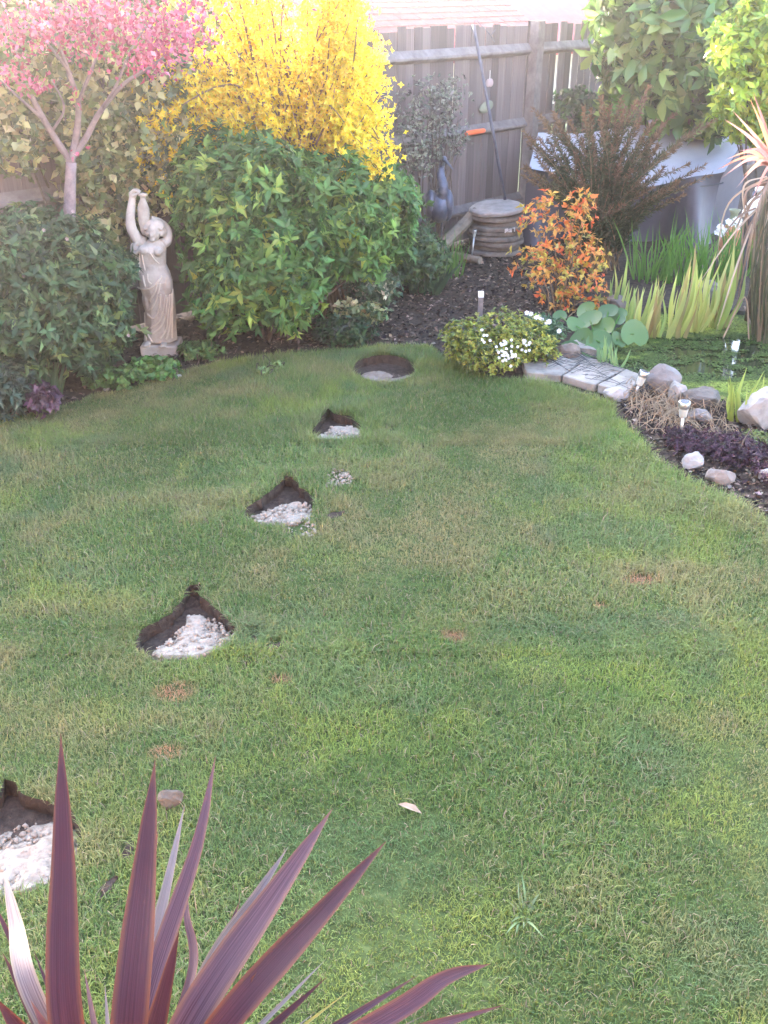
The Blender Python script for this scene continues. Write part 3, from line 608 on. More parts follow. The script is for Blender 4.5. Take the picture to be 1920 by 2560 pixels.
# ---- orange spiraea
SPI = [(.62, .20, .05), (.55, .30, .07), (.50, .38, .06), (.66, .14, .05), (.25, .24, .06)]
sb = [blob(1345, 545, 7.15, 42, 45, .13), blob(1440, 540, 7.15, 45, 48, .14), blob(1390, 610, 7.1, 62, 55, .18), blob(1330, 660, 7.0, 48, 40, .15), blob(1465, 640, 7.1, 52, 50, .15), blob(1400, 700, 7.0, 75, 45, .18), blob(1490, 720, 6.95, 32, 42, .12), blob(1420, 755, 6.95, 45, 25, .12), blob(1370, 510, 7.15, 24, 24, .09), blob(1465, 505, 7.15, 24, 24, .09)]
t_ = shrub('orange_spiraea', 'small shrub with orange and gold young leaves in front of the stone stack', 'shrub', G(1400, 775), sb, 370, 6, .038, .42, SPI, [.32, .26, .2, .12, .1], 200, [(.60, .18, .05), (.55, .26, .06), (.52, .34, .06), (.45, .37, .06)], 1.0, .4, 4, None, 24, .006, M_ROD, lo=.40, hi=1.15, transl=.45, core=.1)

# ---- strap-leaved plants
def blade(b0, tip, w, sag=.0, bend=None, nseg=7, prof=None, fold=.18):
    """one flat strap leaf from b0 to tip, returns verts and faces"""
    b0 = np.asarray(b0, float); tip = np.asarray(tip, float); md = (b0+tip)/2+np.array([0, 0, sag])+(0 if bend is None else np.asarray(bend))
    pts = np.array(bezier([b0, md, tip], nseg)); n_ = len(pts); V = []; Fc = []
    d0 = nz(tip-b0); vw = nz(np.array([0, 0, CAM_H])-b0+rng.normal(size=3)*.9); sd_ = nz(np.cross(d0, vw))
    for i in range(n_):
        t = i/(n_-1); wd_ = w*(prof(t) if prof else (1-t**3)*(.75+.5*t*(1-t))); d = nz(pts[min(i+1, n_-1)]-pts[max(i-1, 0)]); s_ = nz(sd_-d*np.dot(sd_, d)); nn = np.cross(s_, d)
        wd_ = max(wd_, .0006); V += [pts[i]-s_*wd_/2+nn*wd_*fold, pts[i], pts[i]+s_*wd_/2+nn*wd_*fold]
    for i in range(n_-1): a = 3*i; Fc += [(a, a+1, a+4, a+3), (a+1, a+2, a+5, a+4)]
    return V, Fc
def strap_plant(name, label, cat, base, nb, h, w, spread, m, group=None, sag=.05, rad=.06, pname='blade', hv=.25, lean=(0, 0)):
    t = thing(name, label, cat, base, group)
    for i in range(nb):
        a = rng.uniform(0, 2*PI); r = rad*math.sqrt(rng.random()); b0 = np.array(base)+np.array([r*math.cos(a), r*math.sin(a), -.01]); hh = h*np.clip(1+hv*rng.normal(), .4, 1.5); a2 = a+rng.normal()*.8; sp_ = spread*hh*rng.random()**.7
        tip = b0+np.array([sp_*math.cos(a2)+lean[0]*hh, sp_*math.sin(a2)+lean[1]*hh, hh]); v, f = blade(b0, tip, w*rng.uniform(.55, 1.2), sag*hh, bend=rng.normal(size=3)*np.array([.05, .05, .0])*hh)
        MB().add(v, f).build(pname, m, t, True)
    return t
M_LILY = leafmat('lily_blade', [(.07, .17, .03), (.10, .23, .035), (.05, .12, .025)], .5, .35)
for k, (px, py, nb) in enumerate(((1625, 700, 46), (1700, 705, 60), (1775, 700, 60), (1845, 690, 46))):
    strap_plant('day_lily', ['leftmost', 'second from left', 'third from left', 'rightmost'][k]+' clump of green strap leaves behind the pond irises', 'plant', G(px, py), nb, .36, .014, .55, M_LILY, 'green strap-leaved clumps behind the pond', .08, .15)
M_IRIS = leafmat('iris_blade', [(.28, .36, .10), (.40, .46, .14), (.16, .26, .07), (.46, .48, .19), (.22, .31, .09), (.26, .20, .10)], .45, .4)
wi = ['farthest left', 'second from left', 'third from left', 'fourth from left', 'fifth from left', 'sixth from left', 'rightmost']
for k, (px, py, nb, h, w) in enumerate(((1542, 790, 8, .32, .030), (1588, 838, 9, .36, .036), (1612, 850, 10, .34, .040), (1655, 852, 11, .36, .040), (1700, 848, 13, .44, .042), (1745, 838, 10, .34, .036), (1800, 828, 14, .48, .040))):
    strap_plant('yellow_flag_iris', 'clump of pale green sword-shaped iris leaves in the pond, '+wi[k], 'plant', G(px, py, ZP)+np.array([0, .05, 0]), nb, h, w, .16, M_IRIS, 'pale iris clumps in the pond', .0, .055, hv=.22, lean=(.06, 0))
M_IRIS2 = leafmat('iris_blade_green', [(.14, .25, .10), (.18, .29, .11), (.11, .2, .09)], .5, .3)
strap_plant('young_iris', 'small blue-green iris tuft at the pond edge behind the flagstones', 'plant', G(1505, 918), 6, .20, .022, .3, M_IRIS2, None, .0, .03)
strap_plant('young_iris', 'small blue-green fan of leaves at the flagstone edge nearest the water', 'plant', G(1540, 930), 6, .15, .018, .4, M_IRIS2, None, .0, .02)
M_CLIP = leafmat('clipped_blade', [(.24, .31, .06), (.30, .36, .09), (.16, .23, .05)], .5, .35)
strap_plant('cut_iris', 'yellow-green cut-back strap leaves left of the big white boulder', 'plant', G(1845, 1045), 26, .19, .022, .45, M_CLIP, None, .0, .09)
M_BLUE = leafmat('bluebell_blade', [(.08, .15, .08), (.12, .2, .10), (.06, .11, .06)], .5, .3)
strap_plant('bluebell_clump', 'arching blue-green strap leaves behind the purple plant at the lawn edge', 'plant', G(128, 985), 26, .20, .020, 1.0, M_BLUE, None, .12, .07)
strap_plant('crocosmia', 'thin upright green leaves in the mulch left of the stone stack', 'plant', G(1135, 690), 34, .30, .012, .4, M_LILY, None, .03, .09)
strap_plant('dark_fern_plant', 'dark arching leaves at the edge of the mulch under the heron', 'plant', G(1060, 730), 30, .24, .035, .9, leafmat('dark_strap', [(.02, .05, .03), (.035, .08, .04)], .5, .2), None, .12, .12)
strap_plant('tall_rush', 'dense tall dark rushes rising at the right edge of the pond', 'plant', G(1925, 850, ZP), 150, 1.0, .012, .10, leafmat('rush', [(.035, .055, .025), (.07, .09, .04), (.16, .12, .08), (.025, .04, .02)], .6, .1), None, .0, .13, 'stem', .14, lean=(-.03, 0))

# ---- round-leaved plant by the pond
M_BERG = leafmat('round_leaf', [(.055, .12, .035), (.09, .16, .045), (.04, .085, .03), (.075, .13, .05)], .35, .25)
be = thing('marsh_marigold', 'plant with big round green leaves at the pond edge beside the flagstones', 'plant', G(1500, 880))
for k, (px, py, Y, r, tl_) in enumerate(((1440, 815, 6.3, .075, .5), (1475, 800, 6.35, .085, .4), (1510, 820, 6.25, .08, .6), (1455, 850, 6.15, .085, .7), (1500, 855, 6.1, .09, .6), (1585, 835, 6.15, .095, 1.3), (1535, 800, 6.4, .075, .4), (1545, 850, 6.1, .06, .8), (1425, 870, 6.05, .06, .6), (1480, 880, 6.0, .07, .5), (1400, 790, 6.5, .05, .5), (1550, 785, 6.45, .05, .6), (1465, 775, 6.5, .07, .4), (1520, 780, 6.45, .07, .5), (1520, 890, 5.98, .05, .8))):
    c = P(px, py, Y); b0 = G(1500+rng.normal()*20, 880)+np.array([0, .12, 0]); nn = nz(np.array([rng.normal()*.35, -tl_, 1])); a = nz(np.cross(nn, [0, 1, .3])); b_ = np.cross(nn, a); V = [c-.01*nn]
    for q in range(14):
        th = 2*PI*q/14; rr = r*(1+.05*math.sin(3*th+k)-(.35 if q == 0 else 0)); V.append(c+rr*(math.cos(th)*b_+math.sin(th)*a)+nn*.12*rr)
    lf = MB().add(V, [(0, 1+q, 1+(q+1) % 14) for q in range(14)]).build('leaf', M_BERG, be, True)
    MB().tube(bezier([b0, (b0+c)/2+np.array([0, 0, .03]), c], 4), .005, 4).build('stalk', M_LILY, be)

# ---- low golden hebe with white flowers beside the flagstones
HEB = [(.22, .25, .04), (.30, .31, .05), (.14, .18, .035), (.07, .10, .03)]
gb_ = [blob(1175, 850, 5.72, 62, 50, .17), blob(1250, 835, 5.8, 70, 52, .2), blob(1310, 850, 5.8, 62, 48, .18), blob(1235, 880, 5.65, 85, 45, .17), blob(1350, 870, 5.85, 40, 36, .13), blob(1145, 860, 5.75, 32, 36, .11)]
heb = shrub('golden_hebe', 'low golden-green rounded shrub with white flower heads at the lawn corner', 'shrub', G(1240, 925), gb_, 1100, 8, .020, .5, HEB, [.34, .26, .25, .15], 0, None, .9, .8, 2, None, 8, .006, transl=.3)
M_WHT = mat('white_petal', (.55, .54, .52))
def daisies(parent, cs, r, nm='flower'):
    for c in cs:
        f = MB(); dn = nz(np.array([rng.normal()*.4, -1, .9])); a = nz(np.cross(dn, [1, 0, .1])); b_ = np.cross(dn, a)
        for k in range(6):
            th = k*PI/3; f.add([c, c+r*(math.cos(th-.45)*a+math.sin(th-.45)*b_)+dn*r*.2, c+1.2*r*(math.cos(th)*a+math.sin(th)*b_)+dn*r*.3, c+r*(math.cos(th+.45)*a+math.sin(th+.45)*b_)+dn*r*.2], [(0, 1, 2), (0, 2, 3)])
        f.build(nm, M_WHT, parent)
daisies(heb, [P(1265+rng.normal()*15, 888+rng.normal()*13, 5.43+rng.random()*.03) for _ in range(26)]+[P(1318+rng.normal()*12, 862+rng.normal()*10, 5.56) for _ in range(12)]+[P(1212+rng.normal()*8, 842+rng.normal()*10, 5.5) for _ in range(6)]+[P(1240+rng.random()*90, 850+rng.random()*30, 5.5) for _ in range(8)], .008)
cdy = shrub('candytuft', 'small plant with a row of white flowers behind the golden shrub', 'plant', G(1355, 835), [blob(1345, 812, 6.1, 38, 26, .1), blob(1385, 828, 6.1, 28, 26, .1)], 110, 6, .03, .25, [(.06, .12, .06), (.09, .16, .08)], None, 0, None, 1, .3, 2, None, 5, .004)
daisies(cdy, [P(1320+i*9+rng.normal()*2, 783+i*4.5+rng.normal()*3, 5.98) for i in range(7)]+[P(1398, 828, 5.98), P(1336, 797, 5.98), P(1372, 806, 5.98)], .014)

# ---- small bed plants
def low(name, label, px, py, rx, rz, Y, ry, n, per, L, cols, wts=None, Wr=.5, detail=4, cat='plant', **k):
    return shrub(name, label, cat, G(px, py+rz), [blob(px-rx*.35, py, Y, rx*.6, rz, ry), blob(px+rx*.35, py, Y, rx*.6, rz*.9, ry)], n, per, L, Wr, cols, wts, 0, None, 1.0, .4, detail, None, 4, .005, **k)
low('cranesbill', 'low bright green leafy plant in front of the statue plinth', 385, 925, 62, 24, 5.62, .12, 130, 6, .032, [(.08, .18, .04), (.11, .23, .05), (.06, .14, .035)], Wr=.8)
low('cranesbill', 'low bright green leafy plant left of the statue plinth, at the bed edge', 285, 945, 70, 22, 5.45, .1, 120, 6, .030, [(.07, .15, .05), (.09, .19, .05), (.06, .12, .04)], Wr=.8)
low('purple_heuchera', 'small dark purple leafed plant at the left edge of the lawn', 108, 995, 34, 24, 5.0, .1, 90, 6, .034, [(.09, .045, .075), (.13, .065, .10), (.06, .03, .05)], Wr=.8)
low('blue_spurge', 'blue-green bushy plant at the far left edge of the lawn', 5, 960, 62, 75, 4.98, .18, 240, 7, .05, [(.05, .085, .06), (.08, .12, .085), (.035, .06, .045)], Wr=.25)
low('wood_spurge', 'low green plant at the foot of the big glossy shrub, right of the plinth', 500, 885, 55, 22, 5.95, .1, 90, 6, .035, [(.06, .13, .04), (.10, .18, .05)])
low('variegated_euonymus', 'small grey-green white-edged shrub at the edge of the mulch', 930, 715, 70, 45, 6.75, .18, 260, 6, .032, [(.10, .15, .10), (.06, .11, .06), (.45, .46, .34), (.08, .13, .07)], [.4, .3, .1, .2])
low('trailing_ivy', 'trailing cream and green ivy on the mulch beside the big glossy shrub', 900, 780, 75, 22, 6.45, .12, 110, 5, .035, [(.30, .31, .14), (.10, .15, .06), (.42, .42, .24), (.05, .09, .04)], None, .7)
low('shade_fern', 'dark green leafy plant under the right side of the big glossy shrub', 860, 830, 70, 32, 6.25, .14, 150, 6, .05, [(.03, .07, .03), (.05, .10, .04), (.04, .06, .045)], None, .35)
low('laurustinus', 'dark green bushy plant below the heron sculpture', 1040, 640, 75, 70, 7.5, .25, 330, 6, .05, [(.05, .10, .035), (.035, .075, .03), (.09, .15, .05)], None, .4)
for k, (px, py, L_) in enumerate(((690, 925, .030), (660, 940, .026))):
    low('lawn_weed', ['pale green broad-leaved weed in the grass below the big shrub', 'smaller pale weed just left of the other at the lawn edge'][k], px, py-6, 20, 8, G(px, py)[1], .04, 14, 5, L_, [(.16, .24, .08), (.2, .28, .1)])
# heather beside the pond
HEA = [(.06, .028, .042), (.085, .04, .06), (.04, .02, .026), (.12, .065, .085), (.05, .042, .03)]
for k, (px, py, rx, rz, lb_) in enumerate(((1720, 1105, 55, 18, 'low dark purple heather round the foot of the upright garden light'), (1830, 1125, 80, 26, 'wide mat of dark purple heather right of the upright garden light'), (1950, 1170, 80, 28, 'dark purple heather at the right edge of the picture above the small white stone'))):
    low('heather', lb_, px, py, rx, rz, G(px, py+rz*.5)[1], .16, 330, 8, .020, HEA, [.35, .25, .2, .1, .1], Wr=.3, detail=2)
low('moss_cushion', 'small green cushion plant under the big white boulder', 1890, 1095, 34, 12, G(1890, 1110)[1], .07, 120, 6, .012, [(.12, .16, .05), (.18, .22, .07)], detail=2)

# ---- reddish cordyline at the right edge
M_RCL = leafmat('red_cordyline_leaf', [(.30, .12, .10), (.42, .19, .12), (.22, .09, .10), (.36, .20, .17)], .4, .3)
cc_ = P(1940, 420, 6.75); crd = thing('red_cordyline', 'reddish spiky cordyline at the right edge in front of the golden shrub', 'plant', np.array([cc_[0], cc_[1], 0]))
MB().tube(bezier([np.array([cc_[0]+.02, cc_[1], 0]), cc_*np.array([1, 1, .5]), cc_], 5), list(np.linspace(.05, .035, 11)), 8).build('trunk', M_BARK, crd, True)
for (tx, ty, Y, sg) in ((1884, 232, 6.7, .02), (1875, 247, 6.6, .02), (1832, 277, 6.5, .02), (1810, 297, 6.6, .03), (1817, 397, 6.45, .08), (1803, 445, 6.5, .09), (1848, 377, 6.4, .06), (1858, 440, 6.4, .06), (1840, 470, 6.5, .08), (1900, 270, 6.9, .02), (1930, 250, 6.8, .0), (1990, 250, 6.7, .0), (2040, 320, 6.6, .05), (2060, 420, 6.6, .06), (1960, 480, 6.3, .1), (1870, 345, 6.95, .05), (1920, 240, 6.4, .0), (2010, 500, 6.5, .08), (1790, 425, 6.8, .08), (1880, 500, 6.35, .1)):
    v, f = blade(cc_+rng.normal(size=3)*.012, P(tx, ty, Y), .030, sg, prof=lambda t: (.55+.9*t if t < .4 else (1-t)/.6*.91)); MB().add(v, f).build('leaf', M_RCL, crd, True)
M_DEAD = leafmat('dead_strap', [(.24, .17, .11), (.34, .26, .19), (.16, .11, .08), (.30, .2, .15)], .7, .15)
for i in range(34):
    a = rng.uniform(PI*.75, PI*2.1); tip = cc_+np.array([.05*math.cos(a)*2+rng.normal()*.06-.05, .2*math.sin(a), -rng.uniform(.35, .95)]); tip[2] = max(tip[2], .02)
    v, f = blade(cc_+np.array([rng.normal()*.02, rng.normal()*.02, -.03-.1*rng.random()]), tip, .016, 0, bend=np.array([.12*math.cos(a), .12*math.sin(a), .1])); MB().add(v, f).build('dead_leaf', M_DEAD, crd, True)
for (a, b_, Ya, Yb) in (((1915, 500), (1740, 720), 6.7, 6.3), ((1890, 520), (1790, 615), 6.7, 6.6), ((1880, 560), (1790, 830), 6.6, 6.25)):
    v, f = blade(P(*a, Ya), P(*b_, Yb), .016, .06); MB().add(v, f).build('dead_leaf', M_DEAD, crd, True)
for (a, b_, c_) in (((1808, 845), (1862, 742), (1872, 850)), ((1862, 760), (1868, 820), (1915, 855))):
    st = thing('broken_stem', ['bent dry pale stem arching out of the pond at right', 'short broken dry stem lying on the duckweed at right'][0 if a[0] == 1808 else 1], 'stem', G(*c_, ZP))
    pts = [G(*a, ZP), P(*b_, G(*a, ZP)[1]), G(*c_, ZP)] if a[0] == 1808 else [G(1855, 800, ZP)+np.array([0, 0, .1]), G(1880, 830, ZP)+np.array([0, 0, .03]), G(*c_, ZP)]
    MB().tube(bezier(pts, 4), .006, 5).build('stalk', M_DEAD, st)
# dry straw heap between lawn and pond
M_STRAW = mat('dry_straw', (.17, .12, .075), (.30, .22, .14), 9, .8)
sm = MB()
for i in range(280):
    px = rng.normal(1670, 62); py = 1035+.20*(px-1670)+rng.normal()*30; c = G(np.clip(px, 1575, 1860), np.clip(py, 985, 1095)); a = rng.uniform(0, 2*PI); L_ = rng.uniform(.05, .20); d = np.array([math.cos(a), math.sin(a), 0])*L_
    h0 = rng.uniform(0, .05); sm.tube(bezier([c-d/2+np.array([0, 0, .005+h0*.4]), c+np.array([0, 0, .01+h0+rng.uniform(0, .05)]), c+d/2+np.array([0, 0, .005])], 2), .0018, 3, False)
tag(sm.build('dry_straw', M_STRAW), 'heap of dry straw stalks between the lawn and the pond', None, None, 'stuff')

# ================================================================== ORNAMENTS, STONES, LIGHTS
# ---- statue of a draped woman with a jar
M_STAT = mat('cast_stone', (.29, .25, .21), (.46, .42, .375), 9, .85, .3, .2, c3=(.39, .35, .305))
SB = G(397, 893); SB[2] = .0
statue = thing('stone_statue', 'pale stone statue of a draped woman lifting a jar on a square plinth', 'statue', SB)
def ST(cx, cy, y=0.0): return np.array([(cx-(555-.113*(2110-cy)))*.00055, y, (2110-cy)*.000572])+SB+np.array([0, .12, 0])
MB().box((SB[0], SB[1]+.118, .034), (.236, .215, .068)).build('plinth', M_STAT, statue).modifiers.new('bevel', 'BEVEL').width = .008
prof = [(1975, 335, 728, .085), (1930, 340, 722, .085), (1800, 352, 712, .082), (1650, 350, 702, .080), (1500, 336, 690, .080), (1400, 318, 680, .082), (1300, 292, 662, .086), (1200, 272, 655, .088), (1100, 262, 627, .082), (1000, 256, 582, .070), (900, 262, 580, .074), (820, 268, 582, .082), (760, 276, 572, .070), (715, 330, 540, .050), (690, 385, 490, .032), (640, 400, 475, .028)]
def body_at(cy):
    for (a, b_) in zip(prof[:-1], prof[1:]):
        if a[0] >= cy >= b_[0]:
            t = (a[0]-cy)/(a[0]-b_[0]); return [a[k]*(1-t)+b_[k]*t for k in range(1, 4)]
    return list(prof[-1][1:])
bd = MB(); V = []; seg = 28
for (cy, l_, r_, dp) in prof:
    c = ST((l_+r_)/2, cy); hw = (r_-l_)/2*.00055
    for k in range(seg):
        a = 2*PI*k/seg; f = 1+(.025*math.sin(9*a+cy*.004) if cy > 1150 else 0); V.append(c+np.array([hw*f*math.cos(a), dp*f*math.sin(a), 0]))
nn_ = len(prof); bd.add(V, [(i*seg+k, i*seg+(k+1) % seg, (i+1)*seg+(k+1) % seg, (i+1)*seg+k) for i in range(nn_-1) for k in range(seg)]+[tuple(range(seg)), tuple((nn_-1)*seg+k for k in range(seg))])
def front(cx, cy, out=0.0):
    l_, r_, dp = body_at(cy); u = np.clip((cx-(l_+r_)/2)/((r_-l_)/2), -.97, .97); return ST(cx, cy, -dp*math.sqrt(1-u*u)-out)
fo_ = MB()
def ridge(pts, r=.006): fo_.tube(bezier([front(x_, y_, .001) for x_, y_ in pts], 6), r*.62, 6)
for f_ in ([(520, 1190), (490, 1300), (430, 1420)], [(545, 1190), (520, 1350), (460, 1500), (415, 1545)], [(555, 1330), (540, 1500), (480, 1640), (395, 1600)], [(608, 1350), (590, 1500), (540, 1680), (430, 1790)], [(625, 1380), (610, 1600), (560, 1750), (460, 1850)], [(645, 1350), (640, 1600), (615, 1800), (560, 1900)], [(660, 1350), (664, 1600), (652, 1800), (625, 1920)], [(668, 1300), (676, 1600), (684, 1920)], [(380, 1830), (430, 1900), (470, 1960)], [(370, 1850), (385, 1950)], [(355, 1600), (365, 1750), (372, 1880)]): ridge(f_, .0105)
ridge([(268, 1275), (330, 1280), (420, 1262), (505, 1190), (560, 1105)], .009)
for f_ in ([(330, 830), (345, 940), (370, 1040)], [(300, 850), (300, 970), (290, 1080)], [(270, 900), (290, 1020), (300, 1100)], [(430, 820), (470, 900), (520, 965)], [(400, 1080), (410, 1160), (450, 1200)], [(345, 1100), (360, 1180), (375, 1240)], [(560, 1110), (520, 1180)]): ridge(f_, .008)
bd.ell(front(352, 800, -.012), (.034, .032, .034)); bd.ell(front(505, 815, -.014), (.033, .032, .034))     # bust
bd.ell(front(430, 1010, -.03), (.05, .035, .05)); bd.ell(front(590, 1230, -.035), (.045, .045, .09)); bd.ell(front(400, 1450, -.045), (.045, .05, .11))
hd = ST(452, 590, -.018)                                                                                        # head, bowed
bd.ell(hd+np.array([-.006, -.006, -.004]), (.040, .050, .066), Matrix.Rotation(R(14), 3, 'X'), 14, 10); bd.ell(hd+np.array([.004, .018, .034]), (.060, .058, .050), None, 14, 10); bd.tube(bezier([ST(430, 700, .0), ST(445, 660, -.004), ST(452, 620, -.005)], 4), .026, 10)
bd.ell(hd+np.array([-.012, -.052, -.016]), (.009, .016, .020)); bd.ell(hd+np.array([-.010, -.040, -.046]), (.020, .017, .015)); bd.ell(hd+np.array([-.010, -.049, -.036]), (.012, .006, .004))
for sx in (-1, 1):
    bd.ell(hd+np.array([-.010+sx*.019, -.047, .003]), (.012, .006, .004)); bd.ell(hd+np.array([-.010+sx*.019, -.046, -.007]), (.008, .006, .005)); bd.ell(hd+np.array([sx*.044, -.005, -.012]), (.016, .03, .022))
bd.ell(hd+np.array([.035, .035, -.005]), (.035, .034, .04))                                                    # bun
for k in range(9): a = PI*(k+.5)/9; bd.tube(bezier([hd+np.array([.052*math.cos(a), -.030, .012+.018*math.sin(a)]), hd+np.array([.058*math.cos(a), .0, .035+.035*math.sin(a)]), hd+np.array([.03*math.cos(a), .05, .03+.02*math.sin(a)])], 4), .007, 5)
arm = bezier([ST(330, 735, .0), ST(262, 690, -.005), ST(200, 560, -.02), ST(186, 440, -.025), ST(190, 320, -.015), ST(196, 230, -.005), ST(198, 175, 0)], 5)
bd.tube(arm, list(np.interp(np.linspace(0, 1, len(arm)), [0, .2, .5, .62, .85, 1], [.040, .036, .029, .027, .021, .019])), 12)
ha = ST(198, 165, .0); bd.ell(ha+np.array([.002, 0, .002]), (.026, .022, .028), Matrix.Rotation(R(-10), 3, 'Y'))      # hand curled over the jar's rim
for k in range(4):
    y_ = -.018+.012*k; bd.tube(bezier([ha+np.array([-.006, y_, .014]), ha+np.array([.010, y_, .034-.002*abs(k-1.5)]), ha+np.array([.034, y_, .030]), ha+np.array([.046, y_, .016])], 3), [.0085]*10, 6)
bd.tube(bezier([ha+np.array([.006, -.022, -.006]), ha+np.array([.022, -.028, .004]), ha+np.array([.036, -.026, .012])], 3), .0085, 6)
la = bezier([ST(540, 745, .0), ST(575, 725, .02), ST(578, 650, .05), ST(545, 575, .075), ST(470, 500, .07), ST(385, 455, .045)], 5)        # far arm behind the head
bd.tube(la, list(np.interp(np.linspace(0, 1, len(la)), [0, .4, .7, 1], [.036, .028, .022, .017])), 10)
bd.tube(bezier([ST(270, 720, -.035), ST(225, 770, -.03), ST(200, 835, -.02), ST(245, 850, -.045), ST(300, 800, -.06), ST(345, 760, -.06)], 5), .011, 8)   # sleeve
bd.ell(ST(245, 790, -.012), (.030, .030, .034)); bd.tube(bezier([ST(255, 740, -.01), ST(205, 780, .0), ST(215, 850, .01), ST(262, 900, -.02)], 5), .020, 8)
for fx, fy in ((600, -.098), (405, -.080)):
    foot = ST(fx, 1975, fy); bd.ell(foot, (.022, .040, .016))
    for k in range(5): bd.ell(foot+np.array([-.018+.009*k, -.036+.004*abs(k-1), -.003]), (.0055, .012, .007))
bd.V = [(x_, y_, z_ if z_ < .07 else .07+(z_-.07)*.875) for x_, y_, z_ in bd.V]
fo_.V = [(x_, y_, z_ if z_ < .07 else .07+(z_-.07)*.875) for x_, y_, z_ in fo_.V]; fo_.build('drapery_folds', mat('pale_stone', (.48, .43, .36), (.58, .53, .46), 9, .85, .2), statue, True)
fig = bd.build('figure', M_STAT, statue, True)
rm = fig.modifiers.new('remesh', 'REMESH'); rm.mode = 'VOXEL'; rm.voxel_size = .0040; rm.use_smooth_shade = True
smo = fig.modifiers.new('smooth', 'SMOOTH'); smo.iterations = 1; smo.factor = .35
jA, jB = ST(335, 640, .0), ST(308, 150, .0)
jA[2] = .07+(jA[2]-.07)*.875; jB[2] = .07+(jB[2]-.07)*.875; jd = jB-jA; jl = np.linalg.norm(jd); JM = Matrix.Translation(Vector(jA)) @ Vector(jd).to_track_quat('Z', 'Y').to_matrix().to_4x4()
MB().lathe([(.006, 0), (.016, .02*jl), (.022, .10*jl), (.032, .30*jl), (.037, .50*jl), (.035, .66*jl), (.024, .80*jl), (.016, .88*jl), (.016, .93*jl), (.027, .965*jl), (.028, 1.0*jl), (.020, 1.0*jl), (.012, .95*jl)], JM, 18).build('jar', M_STAT, statue, True)

# ---- heron sculpture
M_HER = mat('blue_grey_metal', (.05, .062, .095), (.11, .12, .17), 14, .55, .3, .4, .3)
M_HER2 = mat('heron_dark', (.03, .03, .042), (.06, .06, .08), 14, .55, .2, .4, .3)
YH = 8.35; HBs = np.array([P(1092, 600, YH)[0], YH, 0]); her = thing('heron_sculpture', 'blue-grey metal heron sculpture standing by the fence', 'sculpture', HBs)
hc_ = P(1098, 515, YH); MB().ell(hc_, (.105, .15, .135), Matrix.Rotation(R(-25), 3, 'X'), 16, 12).build('body', M_HER, her, True)
wv = MB(); 
for sx in (-1, 1): wv.ell(hc_+np.array([sx*.072, .02, .0]), (.05, .17, .12), Matrix.Rotation(R(-35), 3, 'X'), 12, 8)
wv.build('wing', M_HER, her, True)
tlh = hc_+np.array([-.055, .05, -.10]); MB().add([tlh+np.array([-.05, 0, .04]), tlh+np.array([.05, 0, .04]), tlh+np.array([.03, .05, -.28]), tlh+np.array([-.04, .05, -.30]), tlh+np.array([-.05, .04, .04]), tlh+np.array([.05, .04, .04]), tlh+np.array([.03, .065, -.28]), tlh+np.array([-.04, .065, -.30])], [(0, 1, 2, 3), (4, 7, 6, 5), (0, 4, 5, 1), (1, 5, 6, 2), (2, 6, 7, 3), (3, 7, 4, 0)]).build('tail', M_HER2, her)
nk = bezier([hc_+np.array([.01, -.07, .06]), P(1108, 468, YH-.1), P(1102, 440, YH-.06), P(1104, 418, YH-.03), P(1109, 403, YH-.04)], 6)
MB().tube(nk, list(np.linspace(.050, .019, len(nk))), 10).build('neck', M_HER, her, True)
hh_ = P(1110, 398, YH-.05); MB().ell(hh_, (.024, .045, .026)).build('head', M_HER, her, True)
MB().tube([hh_, P(1120, 408, YH-.12), P(1134, 425, YH-.2)], [.016, .011, .002], 8).build('bill', M_HER, her, True)
MB().tube([hh_+np.array([0, .02, .01]), hh_+np.array([-.02, .09, .0]), hh_+np.array([-.03, .15, -.03])], [.010, .006, .002], 6).build('crest', M_HER2, her, True)
for sx in (-.03, .025): MB().tube([hc_+np.array([sx, 0, -.11]), np.array([hc_[0]+sx, YH-.02, .18]), np.array([hc_[0]+sx, YH, -.01])], .009, 6).build('leg', M_HER2, her)
# log and timber at the fence foot
M_LOG = mat('old_timber', (.10, .08, .06), (.22, .18, .14), 12, .9, .5)
tm = thing('leaning_timber', 'old timber leaning along the fence foot behind the heron', 'timber', onF(1120, 590, .2)*np.array([1, 1, 0])); MB().tube([onF(1075, 590, .28)*np.array([1, 1, 0])+np.array([0, 0, .05]), P(1190, 530, 8.75)], [.055, .05], 8).build('log', M_LOG, tm)
sx_ = thing('edging_log', 'short weathered log lying at the foot of the stone stack', 'log', G(1165, 655)); MB().tube([G(1130, 648)+np.array([0, 0, .035]), G(1200, 662)+np.array([0, 0, .035])], [.038, .034], 8).build('log', M_LOG, sx_)

